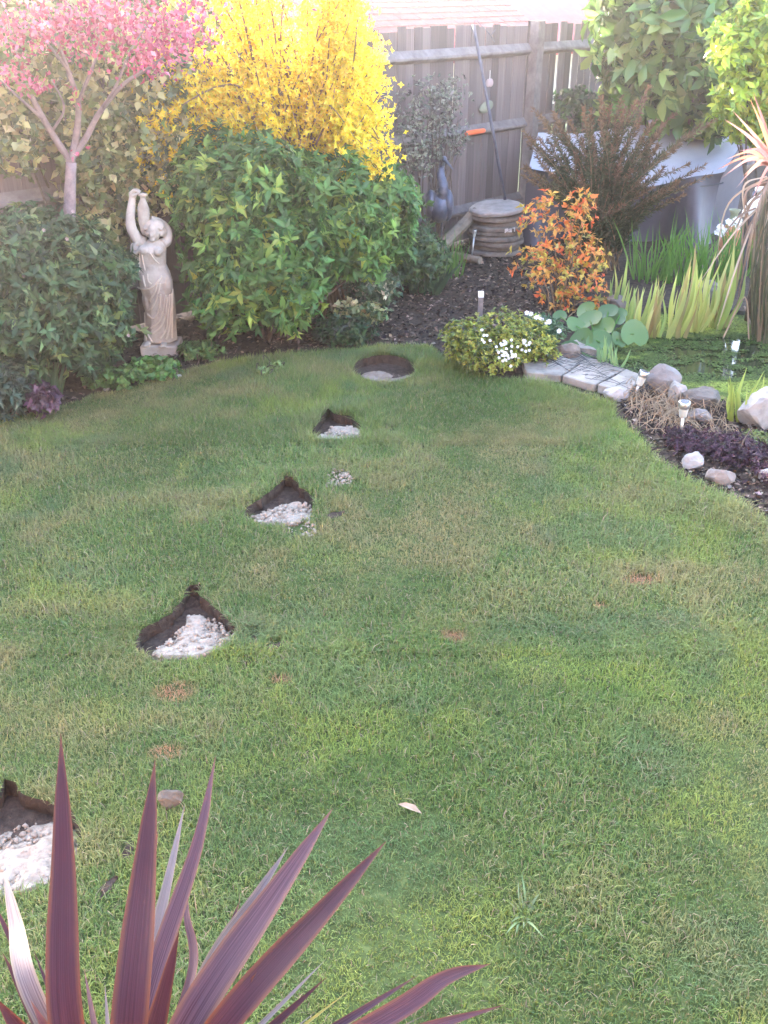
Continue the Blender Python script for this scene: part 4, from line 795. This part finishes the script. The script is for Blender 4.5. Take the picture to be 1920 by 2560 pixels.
# ---- stack of round stepping stones
M_STONE = mat('stepping_stone', (.10, .085, .075), (.215, .185, .165), 11, .92, .6, .15, c3=(.155, .13, .115))
M_STONE2 = mat('stepping_stone_top', (.22, .19, .175), (.34, .30, .28), 11, .92, .5, .15)
SK = G(1243, 645); z = .0; nst = 9
order = ['bottom slab', 'second slab from the bottom', 'third slab from the bottom', 'fourth slab from the bottom', 'middle slab', 'the one with white painted marks', 'third slab from the top', 'second slab from the top', 'topmost slab, tilted and paler']
for i in range(nst):
    th = .044 if i < nst-1 else .042; rr = .225+.012*rng.normal(); ox, oy = rng.normal()*.012, rng.normal()*.012; tz = R(rng.normal()*1.0); tx = R(rng.normal()*1.0)
    if i == nst-1: ox = -.005; tz = R(-4.5); rr = .245; tx = R(2.5); z += .012
    pts = []; n_ = 30; wob = rng.normal(size=5)
    for k in range(n_):
        a = 2*PI*k/n_; pts.append(rr*(1+.022*wob[0]*math.cos(2*a)+.02*wob[1]*math.sin(3*a)+.014*wob[2]*math.sin(5*a)+.008*rng.normal()))
    V = []; 
    for f_, zz in ((.93, 0), (1.0, .25), (.995, .75), (.94, 1.0)):
        for k in range(n_): a = 2*PI*k/n_; V.append(Vector((pts[k]*f_*math.cos(a), pts[k]*f_*math.sin(a), zz*th)))
    Mx = Matrix.Translation((SK[0]+ox, SK[1]+.22+oy, z)) @ Matrix.Rotation(tz, 4, 'Y') @ Matrix.Rotation(tx, 4, 'X')
    V = [Mx @ v for v in V]
    root = thing('stepping_stone', 'round stone slab in the stack by the fence, '+order[i], 'paving slab', Mx.translation, 'stepping stones stacked by the fence')
    MB().add(V, [(r_*n_+k, r_*n_+(k+1) % n_, (r_+1)*n_+(k+1) % n_, (r_+1)*n_+k) for r_ in range(3) for k in range(n_)]+[tuple(range(n_-1, -1, -1)), tuple(3*n_+k for k in range(n_))]).build('slab', M_STONE2 if i == nst-1 else M_STONE, root)
    if i == 5:                                                       # white painted characters on the edge
        M_MARK = mat('white_paint', (.62, .60, .60)); wr = MB()
        def stroke(a0, z0, a1, z1, w=.006):
            pp = []
            for (a_, zz) in ((a0, z0), (a1, z1)):
                an = -PI/2+a_/.225; pp.append(Mx @ Vector(((rr+.010)*math.cos(an), (rr+.010)*math.sin(an), zz*th)))
            pp = [np.array(q) for q in pp]; wr.tube(pp, w/2, 4)
        for st in ((.040, .1, .040, .9), (.046, .15, .046, .92), (.052, .3, .052, .95), (.058, .45, .058, .95), (.064, .2, .064, .9), (.074, .2, .074, .9), (.082, .15, .088, .95), (.094, .15, .088, .95), (.090, .3, .090, .8), (.102, .92, .122, .92), (.122, .2, .122, .95), (.116, .9, .122, .9)): stroke(*st)
        wr.build('painted_marks', M_MARK, root)
    z += th*.985

# ---- pole leaning on the fence, with wire
M_POLE = mat('dark_pole', (.035, .035, .05), (.07, .07, .10), 20, .5, 0, .4)
pb, pt = P(1264, 508, 8.95), onF(1184, 62, .075); pl = thing('leaning_pole', 'long dark pole leaning against the fence behind the stone stack', 'pole', pb*np.array([1, 1, 0]))
dirp = pb-pt; bot = pt+dirp*((pt[2]-.0)/(pt[2]-pb[2])); MB().tube([bot, pt], [.016, .012], 8).build('shaft', M_POLE, pl, True)
MB().tube(bezier([pt, pt+np.array([.02, 0, .03]), onF(1215, 75, .06), onF(1232, 95, .05), onF(1236, 105, .05), onF(1228, 90, .05), onF(1240, 72, .05)], 5), .004, 4).build('wire', M_POLE, pl)
# small things on the fence
M_OR = mat('orange_plastic', (.75, .13, .04), None, rough=.4)
oc = [onF(1164, 334, .075), onF(1212, 326, .075)]; ot = thing('orange_trowel', 'orange plastic tool handle resting on the fence rail', 'tool', oc[0]); d_ = oc[1]-oc[0]
MB().tube([oc[0], oc[0]+d_*.06, oc[0]+d_*.5, oc[0]+d_*.94, oc[1]], [.012, .020, .022, .020, .012], 10).build('grip', M_OR, ot, True)
c = onF(1214, 267, .02); pq = thing('oval_plaque', 'pale green oval plaque hung on the fence behind the leaning pole', 'plaque', c); MB().lathe([(.09, 0), (.098, .008), (.09, .016), (.0, .018)], Matrix.Translation(Vector(c)) @ Matrix.Rotation(R(12), 4, Vector(FN)) @ Vector(FN).to_track_quat('Z', 'Y').to_matrix().to_4x4() @ Matrix.Diagonal((1, .48, 1, 1)), 24).build('disc', mat('plaque', (.13, .14, .10), (.18, .19, .14), 15, .7), pq, True)
c = onF(1224, 207, .03); bt = thing('butterfly_ornament', 'small pale pink ornament hung on the fence right of the leaning pole', 'ornament', c)
for sx in (-1, 1): MB().ell(c+FE*.018*sx, (.022, .012, .034), None).build('wing', M_PALE, bt, True)
MB().tube([c+np.array([0, 0, .03]), c+np.array([0, 0, .10])], .003, 4).build('cord', M_WHT, bt)

# ---- garden lights
M_STEEL = mat('brushed_steel', (.36, .36, .36), (.46, .45, .45), 40, .35, 0, .5, .85); M_CELL = mat('solar_cell', (.03, .03, .05), None, rough=.2, spec=.5)
M_LENS = mat('light_lens', (.38, .38, .34), (.46, .46, .42), 20, .3, 0, .5)
def solar(label, base, head, r=.029, hl=.085, group='solar garden lights'):
    base = np.array(base); head = np.array(head); t = thing('solar_garden_light', label, 'garden light', base, group); d = nz(head-base); L_ = np.linalg.norm(head-base)
    Mx = Matrix.Translation(Vector(base)) @ Vector(d).to_track_quat('Z', 'Y').to_matrix().to_4x4()
    MB().lathe([(.008, -.01), (.008, L_-hl+.005)], Mx, 10).build('stake', M_STEEL, t, True)
    MB().lathe([(r*.62, L_-hl), (r*.66, L_-hl+.003), (r*.86, L_-.032), (r*.86, L_-.030)], Mx, 18).build('lens', M_LENS, t, True)
    MB().lathe([(r, L_-.032), (r*1.04, L_-.028), (r*1.04, L_-.002), (r*.98, L_)], Mx, 18).build('cap', M_STEEL, t, True)
    MB().lathe([(r*.80, L_-.001), (r*.80, L_+.0015)], Mx, 18).build('solar_cell', M_CELL, t)
b0 = G(1700, 1100); solar('upright solar garden light standing in the purple heather', b0, P(1712, 1004, b0[1]-.01))
b0 = G(1583, 995); solar('tilted solar garden light beside the grey rock at the pond edge', b0, P(1612, 928, b0[1]+.0))
b0 = G(1178, 655); solar('thin solar garden light in front of the stone stack', b0, P(1187, 574, b0[1]), .017, .06)
b0 = G(1198, 830); pp_ = thing('marker_post', 'short square grey post with a white top behind the golden shrub', 'post', b0); hz_ = P(1200, 735, b0[1])[2]
MB().box((b0[0], b0[1], hz_/2-.02), (.032, .032, hz_-.0)).build('post', M_RAIL, pp_); MB().box((b0[0], b0[1], hz_-.002), (.036, .036, .035)).build('cap', M_WHT, pp_)
b0 = G(1196, 905); solar('solar garden light buried in the golden shrub, only its tilted cap showing', b0, P(1192, 860, b0[1]-.06), .032, .07)

# ---- rocks and flagstones
rkm = {}
def rock(label, px, py, wpx, hpx, col, name='rock', sink=.25, seed=0, cat='rock'):
    c = G(px, py); k = mpp(c[1]); rx = wpx*k/2; rz = hpx*k*.62; bm = bmesh.new(); bmesh.ops.create_icosphere(bm, subdivisions=3, radius=1); rs = np.random.default_rng(seed+3); pl_ = nz(rs.normal(size=(16, 3))); hgt = .58+.34*rs.random(16)
    for v in bm.verts:
        q = np.array(v.co); 
        for p_, h_ in zip(pl_, hgt):
            d = q@p_
            if d > h_: q = q-p_*(d-h_)*.95
        q = q*(1.12+.05*math.sin(6*q[0]+seed)+.04*math.sin(9*q[1]+5*q[2]+seed)+.02*rs.normal()); v.co = q*np.array([rx*1.08, rx*.8, rz])
    me = bpy.data.meshes.new('rock'); bm.to_mesh(me); bm.free()
    if col not in rkm: a = np.array(col); rkm[col] = mat('rock_%d' % len(rkm), tuple(a*.62), tuple(a*1.12), 10, .9, .5, .15, c3=tuple(a))
    o = link(name, me, rkm[col]); o.location = (c[0], c[1]+rx*.5, rz*(1-2*sink*.6)); tag(o, label, cat); return o
WH, GY, BR = (.29, .275, .26), (.19, .17, .16), (.13, .11, .095)
rock('flat pale rock at the lawn corner end of the flagstones', 1540, 1005, 55, 34, (.33, .31, .30), seed=1)
rock('large rounded grey-brown rock behind the tilted garden light', 1655, 985, 78, 62, GY, seed=2)
rock('pale round rock just right of the large grey-brown one', 1692, 1005, 52, 48, (.27, .25, .23), seed=3)
rock('big white boulder at the right edge of the pond', 1905, 1075, 120, 95, WH, seed=4, name='boulder', cat='boulder')
rock('half-buried grey rock behind the upright garden light', 1750, 1060, 58, 34, GY, seed=5)
rock('white angular stone in the bed below the upright garden light', 1733, 1178, 46, 42, WH, seed=6)
rock('low grey-brown stone among twigs at the lawn edge', 1803, 1215, 62, 40, (.22, .19, .17), seed=7)
rock('small white stone at the right edge of the heather bed', 1920, 1210, 46, 34, WH, seed=8)
rock('dark stone behind the pond, under the orange shrub', 1545, 775, 60, 30, BR, seed=9)
rock('grey-brown stone between the irises at the back of the pond', 1780, 745, 80, 36, BR, seed=10)
rock('brown stone at the corner of the flagstones under the golden shrub', 1420, 905, 70, 40, (.15, .12, .1), seed=12)
rock('dark rounded stone at the water edge right of the pale rocks', 1765, 1020, 90, 44, BR, seed=13)
rock('small white pebble at the bed edge left of the statue', 265, 978, 14, 9, WH, 'pebble', seed=14, cat='pebble')
rock('small pale pebble at the bed edge in front of the plinth', 446, 945, 14, 9, (.45, .43, .42), 'pebble', seed=15, cat='pebble')
rock('brown clod of turf and chalk beside the foreground leaves', 424, 2025, 60, 46, (.12, .095, .075), 'clod', seed=16, cat='clod')
rock('small white pebble on the grass verge below the twigs', 1782, 1228, 8, 8, (.62, .58, .4), 'pebble', seed=17, cat='pebble')
rock('tiny white ball at the flagstone edge by the brown stone', 1409, 886, 9, 9, (.7, .7, .7), 'pebble', seed=18, cat='pebble')
M_FLAG = mat('flagstone', (.16, .14, .12), (.31, .275, .24), 9, .9, .5, .2, c3=(.25, .22, .19)); M_LEDGE = mat('ledge_stone', (.11, .10, .085), (.24, .21, .18), 9, .9, .5, .2)
for k, pl_ in enumerate(([(1305, 922), (1330, 905), (1395, 903), (1448, 925), (1400, 957), (1315, 948)], [(1404, 958), (1453, 928), (1536, 953), (1486, 981)], [(1492, 983), (1542, 956), (1592, 976), (1560, 1004)])):
    root = thing('flagstone', 'pale buff flagstone at the lawn edge, '+['biggest, under the golden shrub', 'in the middle of the three', 'nearest the tilted garden light'][k], 'flagstone', G(*pl_[0]), 'flagstones between lawn and pond')
    MB().prism(rough_loop([G(*q)[:2] for q in pl_], .04, .004), .0, .048+.004*k).build('slab', M_FLAG, root).modifiers.new('bevel', 'BEVEL').width = .006
for k, pl_ in enumerate(([(1390, 899), (1420, 888), (1500, 915), (1462, 928)], [(1466, 930), (1503, 917), (1560, 938), (1538, 951)], [(1544, 953), (1564, 940), (1618, 962), (1594, 974)], [(1395, 885), (1440, 868), (1490, 895), (1428, 886)])):
    root = thing('ledge_stone', 'dark flat pond ledge stone under the netting, '+['behind the biggest flagstone', 'behind the middle flagstone', 'behind the last flagstone', 'farthest back by the round leaves'][k], 'stone', G(*pl_[0]), 'ledge stones round the pond')
    MB().prism(rough_loop([G(*q)[:2] for q in pl_], .04, .005), -.03, .034+.006*k).build('slab', M_LEDGE, root)
M_NET = mat('black_net', (.02, .02, .022), None, rough=.6); net = MB()
A_, B_, C_, D_ = G(1340, 900, .06), G(1610, 985, .06), G(1660, 965, -.01), G(1440, 868, .07)
for i in range(34):
    u = i/33; a = A_*(1-u)+B_*u; b_ = D_*(1-u)+C_*u
    net.tube([a*(1-v)+b_*v+np.array([.02*math.sin(5*v+i), .01*math.sin(3*v+2*i), .012*math.sin(7*v+i)]) for v in np.linspace(0, 1, 6)], .0016, 3, False)
for j in range(11):
    v = j/10; net.tube([(A_*(1-u)+B_*u)*(1-v)+(D_*(1-u)+C_*u)*v+np.array([.01*math.sin(9*u+j), .012*math.sin(8*u+2*j), .012*math.sin(11*u+j)]) for u in np.linspace(0, 1, 16)], .0016, 3, False)
nt = net.build('pond_netting', M_NET); tag(nt, 'black pond netting over the ledge stones', 'netting')
# vase and bird ornament at the back right
c = G(1825, 640); c = np.array([P(1825, 600, 8.3)[0], 8.3, 0]); vz = P(1825, 524, 8.3)[2]; va = thing('painted_vase', 'orange and green painted vase behind the strap leaves', 'vase', c)
Mx = Matrix.Translation(Vector(c)); MB().lathe([(.05, 0), (.075, .05), (.085, vz*.45), (.07, vz*.66), (.05, vz*.74)], Mx, 20).build('body', mat('vase_orange', (.42, .15, .08), (.5, .22, .12), 8, .5), va, True)
MB().lathe([(.05, vz*.74), (.032, vz*.84), (.030, vz*.93), (.048, vz), (.042, vz), (.026, vz*.93)], Mx, 20).build('neck', mat('vase_green', (.14, .17, .10), (.22, .24, .15), 8, .5), va, True)
wp = thing('white_flowers', 'white daisy-like flowers round the painted vase', 'flower', c+np.array([0, -.12, 0])); daisies(wp, [P(1800+rng.normal()*8, 572+rng.normal()*14, 8.12) for _ in range(5)]+[P(1840+rng.normal()*10, 558+rng.normal()*7, 8.12) for _ in range(6)]+[P(1880, 568, 8.1)], .026)
MB().tube([c+np.array([-.03, -.16, 0]), P(1815, 590, 8.14)], .004, 4).build('stem', M_LILY, wp)
bo = np.array([P(1888, 540, 7.6)[0], 7.6, 0]); bi = thing('white_bird_ornament', 'white and grey bird ornament half hidden behind the rushes', 'ornament', bo); bc = P(1880, 515, 7.6)
MB().ell(bc, (.04, .06, .10), Matrix.Rotation(R(35), 3, 'Y')).build('body', M_WHT, bi, True); MB().ell(P(1902, 474, 7.6), (.045, .05, .03)).build('head', M_WHT, bi, True)
MB().tube([P(1886, 482, 7.6), P(1882, 488, 7.55)], [.014, .004], 6).build('bill', M_HER, bi); MB().tube([bc, P(1897, 490, 7.62), P(1902, 474, 7.6)], [.03, .02, .02], 8).build('neck', M_WHT, bi, True); MB().tube([bo, bc], .02, 8).build('stand', M_HER2, bi)

# ---- chalk rubble dug out of the holes
M_CHK = mat('chalk', (.21, .165, .125), (.37, .31, .25), 40, .95, .6, .1, c3=(.29, .24, .19))
lump = []
for s_ in range(3):
    bm = bmesh.new(); bmesh.ops.create_icosphere(bm, subdivisions=1, radius=1)
    for v in bm.verts: v.co *= 1+.25*rng.normal()
    lump.append((np.array([v.co[:] for v in bm.verts]), np.array([[v.index for v in f.verts] for f in bm.faces]))); bm.free()
def rubble(label, polypx, zfun, n, smin, smax, mound=True, name='chalk_rubble', m_=None):
    pl_ = gpoly(polypx); a = np.array(pl_); lo_, hi_ = a.min(0), a.max(0); V = []; T = []; off = 0
    x = rng.uniform(lo_[0], hi_[0], n*6); y = rng.uniform(lo_[1], hi_[1], n*6); ok = inpoly(x, y, pl_); x, y = x[ok][:n], y[ok][:n]
    for xx, yy in zip(x, y):
        v, t_ = lump[rng.integers(3)]; s_ = smin+(smax-smin)*rng.random()**4; M = np.array(Matrix.Rotation(rng.uniform(0, 6), 3, 'Z') @ Matrix.Rotation(rng.uniform(0, 6), 3, 'X'))
        V.append((v*np.array([1, .85, .7]))@M.T*s_+np.array([xx, yy, zfun(xx, yy)+s_*.25])); T.append(t_+off); off += len(v)
    if mound:
        N_ = 26; gx = np.linspace(lo_[0], hi_[0], N_); gy = np.linspace(lo_[1], hi_[1], N_); XX, YY = np.meshgrid(gx, gy, indexing='ij'); ins = inpoly(XX, YY, pl_); ZZ = np.array([[zfun(q, w_) for w_ in gy] for q in gx])+.022*(vnoise(XX, YY, .03)-.5)+.03*(vnoise(XX, YY, .08)-.5)
        ZZ = np.where(ins, ZZ, -.10); V.append(np.stack([XX, YY, ZZ], -1).reshape(-1, 3)); T.append(np.array([q for i in range(N_-1) for j in range(N_-1) if ins[i:i+2, j:j+2].any() for q in ((off+i*N_+j, off+(i+1)*N_+j, off+(i+1)*N_+j+1), (off+i*N_+j, off+(i+1)*N_+j+1, off+i*N_+j+1))]))
    return tag(link(name, tri_mesh(name, np.concatenate(V), np.concatenate(T)), m_ or M_CHK), label, None, None, 'stuff')
M_SAND = mat('packed_sand', (.15, .11, .085), (.25, .20, .16), 25, .95, .4, .1)
def slope(px_lo, px_hi, z0, z1):
    a = G(*px_lo)[:2]; b_ = G(*px_hi)[:2]; d = b_-a; L2 = d@d
    return lambda x, y: z0+(z1-z0)*float(np.clip(((x-a[0])*d[0]+(y-a[1])*d[1])/L2, -.1, 1.1))
rubble('white chalk rubble in the nearest hole, at the left edge', [(-100, 2110), (-40, 2065), (40, 2035), (120, 2022), (180, 2045), (198, 2110), (156, 2182), (80, 2229), (-60, 2250)], slope((60, 2010), (60, 2235), -.06, -.004), 600, .003, .014)
rubble('white chalk rubble in the second nearest hole', [(372, 1636), (420, 1598), (462, 1545), (475, 1520), (505, 1520), (550, 1542), (586, 1572), (580, 1600), (545, 1626), (490, 1650), (400, 1653)], slope((520, 1510), (440, 1650), -.04, .006), 600, .003, .014)
rubble('white chalk rubble in the middle hole', [(612, 1300), (655, 1280), (695, 1258), (730, 1250), (775, 1255), (782, 1275), (772, 1302), (730, 1317), (650, 1311)], slope((720, 1225), (710, 1315), -.035, .008), 460, .003, .016)
rubble('white chalk rubble in the fourth hole, nearer the round one', [(782, 1100), (805, 1085), (830, 1062), (880, 1060), (904, 1080), (904, 1100), (850, 1107)], slope((850, 1040), (850, 1108), -.03, .010), 360, .003, .014)
rubble('brown packed sand bed of the round hole', [(892, 925), (925, 914), (975, 912), (1020, 922), (1030, 932), (1005, 950), (960, 957), (915, 950)], slope((960, 905), (960, 955), -.055, -.012), 60, .002, .006, True, 'sand_bed', M_SAND)
rubble('scatter of chalk lumps spilled on the grass in front of the middle hole', [(710, 1310), (770, 1300), (790, 1325), (785, 1348), (745, 1345), (715, 1325)], lambda x, y: .012, 90, .003, .013, False)
rubble('small patch of chalk spilled on the grass right of the middle hole', [(815, 1200), (835, 1182), (862, 1180), (885, 1200), (880, 1215), (845, 1222), (812, 1228)], lambda x, y: .014, 170, .003, .014, False)
# fallen leaf and weed on the lawn
M_DRY = mat('dry_leaf', (.20, .14, .09), (.32, .25, .18), 30, .8)
c = G(1025, 2010, .03); v = SHAPES[8][0]*np.array([.075, .026, .06]); Mx = Matrix.Rotation(R(-22), 3, 'Z'); lf = link('fallen_leaf', tri_mesh('fallen_leaf', np.array([np.array(Mx @ Vector(q)) for q in v])+c-np.array([.035, 0, 0]), LT8), M_DRY); tag(lf, 'dry brown leaf lying on the grass in the foreground', 'leaf')
strap_plant('lawn_plantain', 'flat rosette weed in the lawn at the lower right', 'weed', G(1310, 2290), 22, .032, .009, 2.4, leafmat('weed_blade', [(.13, .22, .08), (.19, .24, .13), (.11, .19, .07)], .6, .3), None, .3, .015)

# ---- purple cordyline in the foreground
def cordmat(name, cA, cB, cE):
    m = bpy.data.materials.new(name); m.use_nodes = True; t = m.node_tree; b = t.nodes['Principled BSDF']
    a = t.nodes.new('ShaderNodeAttribute'); a.attribute_name = 'Col'; sp_ = t.nodes.new('ShaderNodeSeparateColor'); t.links.new(a.outputs['Color'], sp_.inputs[0])
    cb_ = t.nodes.new('ShaderNodeCombineXYZ'); ml = t.nodes.new('ShaderNodeMath'); ml.operation = 'MULTIPLY'; ml.inputs[1].default_value = 26; t.links.new(sp_.outputs[0], ml.inputs[0]); t.links.new(ml.outputs[0], cb_.inputs[0])
    m2 = t.nodes.new('ShaderNodeMath'); m2.operation = 'MULTIPLY'; m2.inputs[1].default_value = 2.2; t.links.new(sp_.outputs[1], m2.inputs[0]); t.links.new(m2.outputs[0], cb_.inputs[1])
    oi = t.nodes.new('ShaderNodeObjectInfo'); m3 = t.nodes.new('ShaderNodeMath'); m3.operation = 'MULTIPLY'; m3.inputs[1].default_value = 40; t.links.new(oi.outputs['Random'], m3.inputs[0]); t.links.new(m3.outputs[0], cb_.inputs[2])
    n = t.nodes.new('ShaderNodeTexNoise'); n.inputs['Scale'].default_value = 1; n.inputs['Detail'].default_value = 4; t.links.new(cb_.outputs[0], n.inputs['Vector'])
    r = t.nodes.new('ShaderNodeValToRGB'); e = r.color_ramp.elements; e[0].position = .35; e[0].color = (*cA, 1); e[1].position = .68; e[1].color = (*cB, 1); t.links.new(n.outputs['Fac'], r.inputs[0])
    mx = t.nodes.new('ShaderNodeMix'); mx.data_type = 'RGBA'; t.links.new(sp_.outputs[2], mx.inputs['Factor']); t.links.new(r.outputs[0], mx.inputs['A']); mx.inputs['B'].default_value = (*cE, 1)
    t.links.new(mx.outputs['Result'], b.inputs['Base Color']); b.inputs['Roughness'].default_value = .5; b.inputs['Specular IOR Level'].default_value = .16
    bn = t.nodes.new('ShaderNodeBump'); bn.inputs['Strength'].default_value = .25; bn.inputs['Distance'].default_value = .004; t.links.new(n.outputs['Fac'], bn.inputs['Height']); t.links.new(bn.outputs[0], b.inputs['Normal'])
    tr = t.nodes.new('ShaderNodeBsdfTranslucent'); ms = t.nodes.new('ShaderNodeMixShader'); ms.inputs[0].default_value = .15; t.links.new(mx.outputs['Result'], tr.inputs[0]); t.links.new(b.outputs[0], ms.inputs[1]); t.links.new(tr.outputs[0], ms.inputs[2]); t.links.new(ms.outputs[0], t.nodes['Material Output'].inputs['Surface'])
    return m
PUR = cordmat('purple_leaf', (.028, .0065, .0105), (.048, .014, .021), (.11, .038, .016)); PUR2 = cordmat('faded_purple_leaf', (.042, .015, .023), (.088, .044, .057), (.13, .06, .035)); RED2 = cordmat('red_young_leaf', (.045, .011, .010), (.07, .02, .016), (.12, .045, .018)); PAL = cordmat('dried_leaf', (.10, .075, .08), (.22, .19, .19), (.22, .18, .13)); YLW = cordmat('yellow_stripe_leaf', (.2, .18, .035), (.3, .26, .07), (.3, .27, .12))
CC0 = Sl(300, 2900, 1.42); cor = thing('purple_cordyline', 'purple sword-leaved cordyline in the near left foreground', 'plant', np.array([CC0[0], CC0[1], 0]))
MB().tube([np.array([CC0[0]+.02, CC0[1], 0]), CC0-np.array([0, 0, .05])], [.06, .05], 10).build('trunk', M_BARK, cor, True)
def cleaf(tip, low_, w, s0, s1, m, curve=.0, sag=0.0, fold=.12, notch=0, roll=0.0):
    """tip and a lower point of the leaf in the photo; the leaf runs on down to the plant's crown"""
    tp_ = Sl(*tip, s1); q = Sl(*low_, s0); b0 = CC0+nz(q-CC0)*.04; pts = np.array(bezier([b0, q, q*.45+tp_*.55+np.array([0, 0, sag])+curve*np.array([1, 0, 0]), tp_] if math.dist(tip, low_) > 220 else [b0, b0*.66+tp_*.34, b0*.33+tp_*.67+np.array([0, 0, sag]), tp_], 9)); n_ = len(pts); V = []; C = []; Fc = []
    for i in range(n_):
        t = i/(n_-1); d = nz(pts[min(i+1, n_-1)]-pts[max(i-1, 0)]); vw = nz(np.array([0, 0, CAM_H])-pts[i]); s_ = nz(np.cross(d, vw)); nn = np.cross(s_, d); s_ = s_*math.cos(roll)+nn*math.sin(roll); nn = np.cross(s_, d)
        wd_ = w*.68*np.interp(t, [0, .12, .35, .5, .8, .97, 1], [.75, .85, 1, .96, .48, .07, .01])
        for k in range(7):
            u = k/6*2-1; V.append(pts[i]+s_*wd_/2*u+nn*wd_*fold*(u*u-.4)+nn*.0); C.append((k/6, t, .85 if abs(u) > .95 else (.0 if t < .9 else (t-.9)*8)))
    for i in range(n_-1):
        for k in range(6): a = i*7+k; Fc.append((a, a+1, a+8, a+7))
    me = tri_mesh('leaf', np.array(V), np.array(Fc), np.clip(np.array(C), 0, 1), True); return link('leaf', me, m, cor)
for a in (((152, 1832), (166, 2560), .060, 1.36, 1.52, PUR), ((388, 1897), (322, 2560), .064, 1.33, 1.50, PUR), ((540, 1886), (372, 2480), .040, 1.46, 1.66, PUR2, .01), ((462, 2010), (372, 2420), .026, 1.50, 1.62, PAL), ((832, 2020), (492, 2520), .066, 1.42, 1.68, PUR2, .0), ((722, 2115), (520, 2420), .030, 1.52, 1.62, PAL), ((966, 2102), (590, 2520), .058, 1.40, 1.66, PUR), ((448, 2325), (445, 2450), .040, 1.36, 1.40, PUR), ((642, 2430), (590, 2510), .040, 1.36, 1.42, PUR),
          ((8, 2172), (78, 2480), .036, 1.40, 1.52, PAL), ((-30, 2230), (40, 2420), .022, 1.44, 1.5, PUR2), ((82, 2370), (105, 2540), .014, 1.46, 1.5, PUR2), ((76, 2500), (95, 2580), .030, 1.34, 1.36, PUR2), ((5, 2380), (-5, 2560), .03, 1.40, 1.46, PUR2), ((-15, 2490), (10, 2600), .05, 1.32, 1.36, PUR), ((458, 2172), (478, 2440), .020, 1.56, 1.66, PUR2), ((398, 2050), (398, 2220), .012, 1.6, 1.66, PUR), ((445, 2392), (410, 2520), .010, 1.5, 1.55, PAL), ((262, 2455), (248, 2580), .012, 1.46, 1.5, PAL), ((662, 2262), (632, 2440), .010, 1.6, 1.64, PAL),
          ((1226, 2410), (960, 2545), .042, 1.5, 1.62, PUR2, 0, .02), ((1048, 2436), (985, 2530), .026, 1.5, 1.6, PUR2), ((1262, 2512), (1130, 2562), .04, 1.48, 1.58, PUR2, 0, .02), ((820, 2440), (735, 2560), .024, 1.46, 1.56, PUR), ((818, 2395), (828, 2480), .013, 1.56, 1.62, PAL), ((884, 2468), (868, 2570), .010, 1.5, 1.55, YLW), ((905, 2540), (895, 2600), .009, 1.5, 1.54, YLW), ((795, 2525), (790, 2600), .009, 1.48, 1.52, PAL), ((1068, 2535), (1060, 2590), .012, 1.5, 1.54, PAL), ((825, 2545), (815, 2600), .009, 1.5, 1.52, YLW), ((600, 2250), (520, 2480), .026, 1.56, 1.66, PUR), ((210, 2420), (225, 2560), .016, 1.5, 1.54, PUR2),
          ((500, 2700), (420, 2780), .06, 1.15, 1.0, PUR), ((150, 2740), (220, 2800), .06, 1.1, .95, PUR)): cleaf(*a)

# ------------------------------------------------------------------ added air volume that stands in for lens flare
hm_ = bpy.data.materials.new('glare'); hm_.use_nodes = True; ht = hm_.node_tree; ht.nodes.remove(ht.nodes['Principled BSDF'])
pv = ht.nodes.new('ShaderNodeVolumePrincipled'); pv.inputs['Color'].default_value = (.93, .90, .95, 1); pv.inputs['Density'].default_value = .0044; pv.inputs['Anisotropy'].default_value = .87
ht.links.new(pv.outputs[0], ht.nodes['Material Output'].inputs['Volume'])
hz = MB().box((0, 70, 2.2), (250, 270, 7.0)).build('glare', hm_); tag(hz, 'added haze over the garden', None, None, 'stuff')

# the brick house at the photographer's back: it shuts off that half of the sky
M_BRICK = mat('house_brick', (.22, .12, .085), (.34, .20, .15), 6, .9, .3)
hw_ = MB().box((0, -2.6, 2.6), (13, .3, 5.2)).build('house_wall', M_BRICK); tag(hw_, kind='structure')
M_WFR = mat('window_frame', (.6, .6, .58)); M_GLS = mat('window_glass', (.03, .035, .04), None, rough=.05, spec=.5)
for wx, wz, ww, wh in ((-3.6, 1.5, 1.8, 1.2), (3.4, 1.5, 1.8, 1.2), (-3.6, 4.0, 1.6, 1.1), (3.4, 4.0, 1.6, 1.1), (0, 1.1, 1.7, 2.1)):
    w_ = MB().box((wx, -2.43, wz), (ww, .08, wh)).build('window', M_WFR, hw_); MB().box((wx, -2.41, wz), (ww-.14, .06, wh-.14)).build('pane', M_GLS, w_)
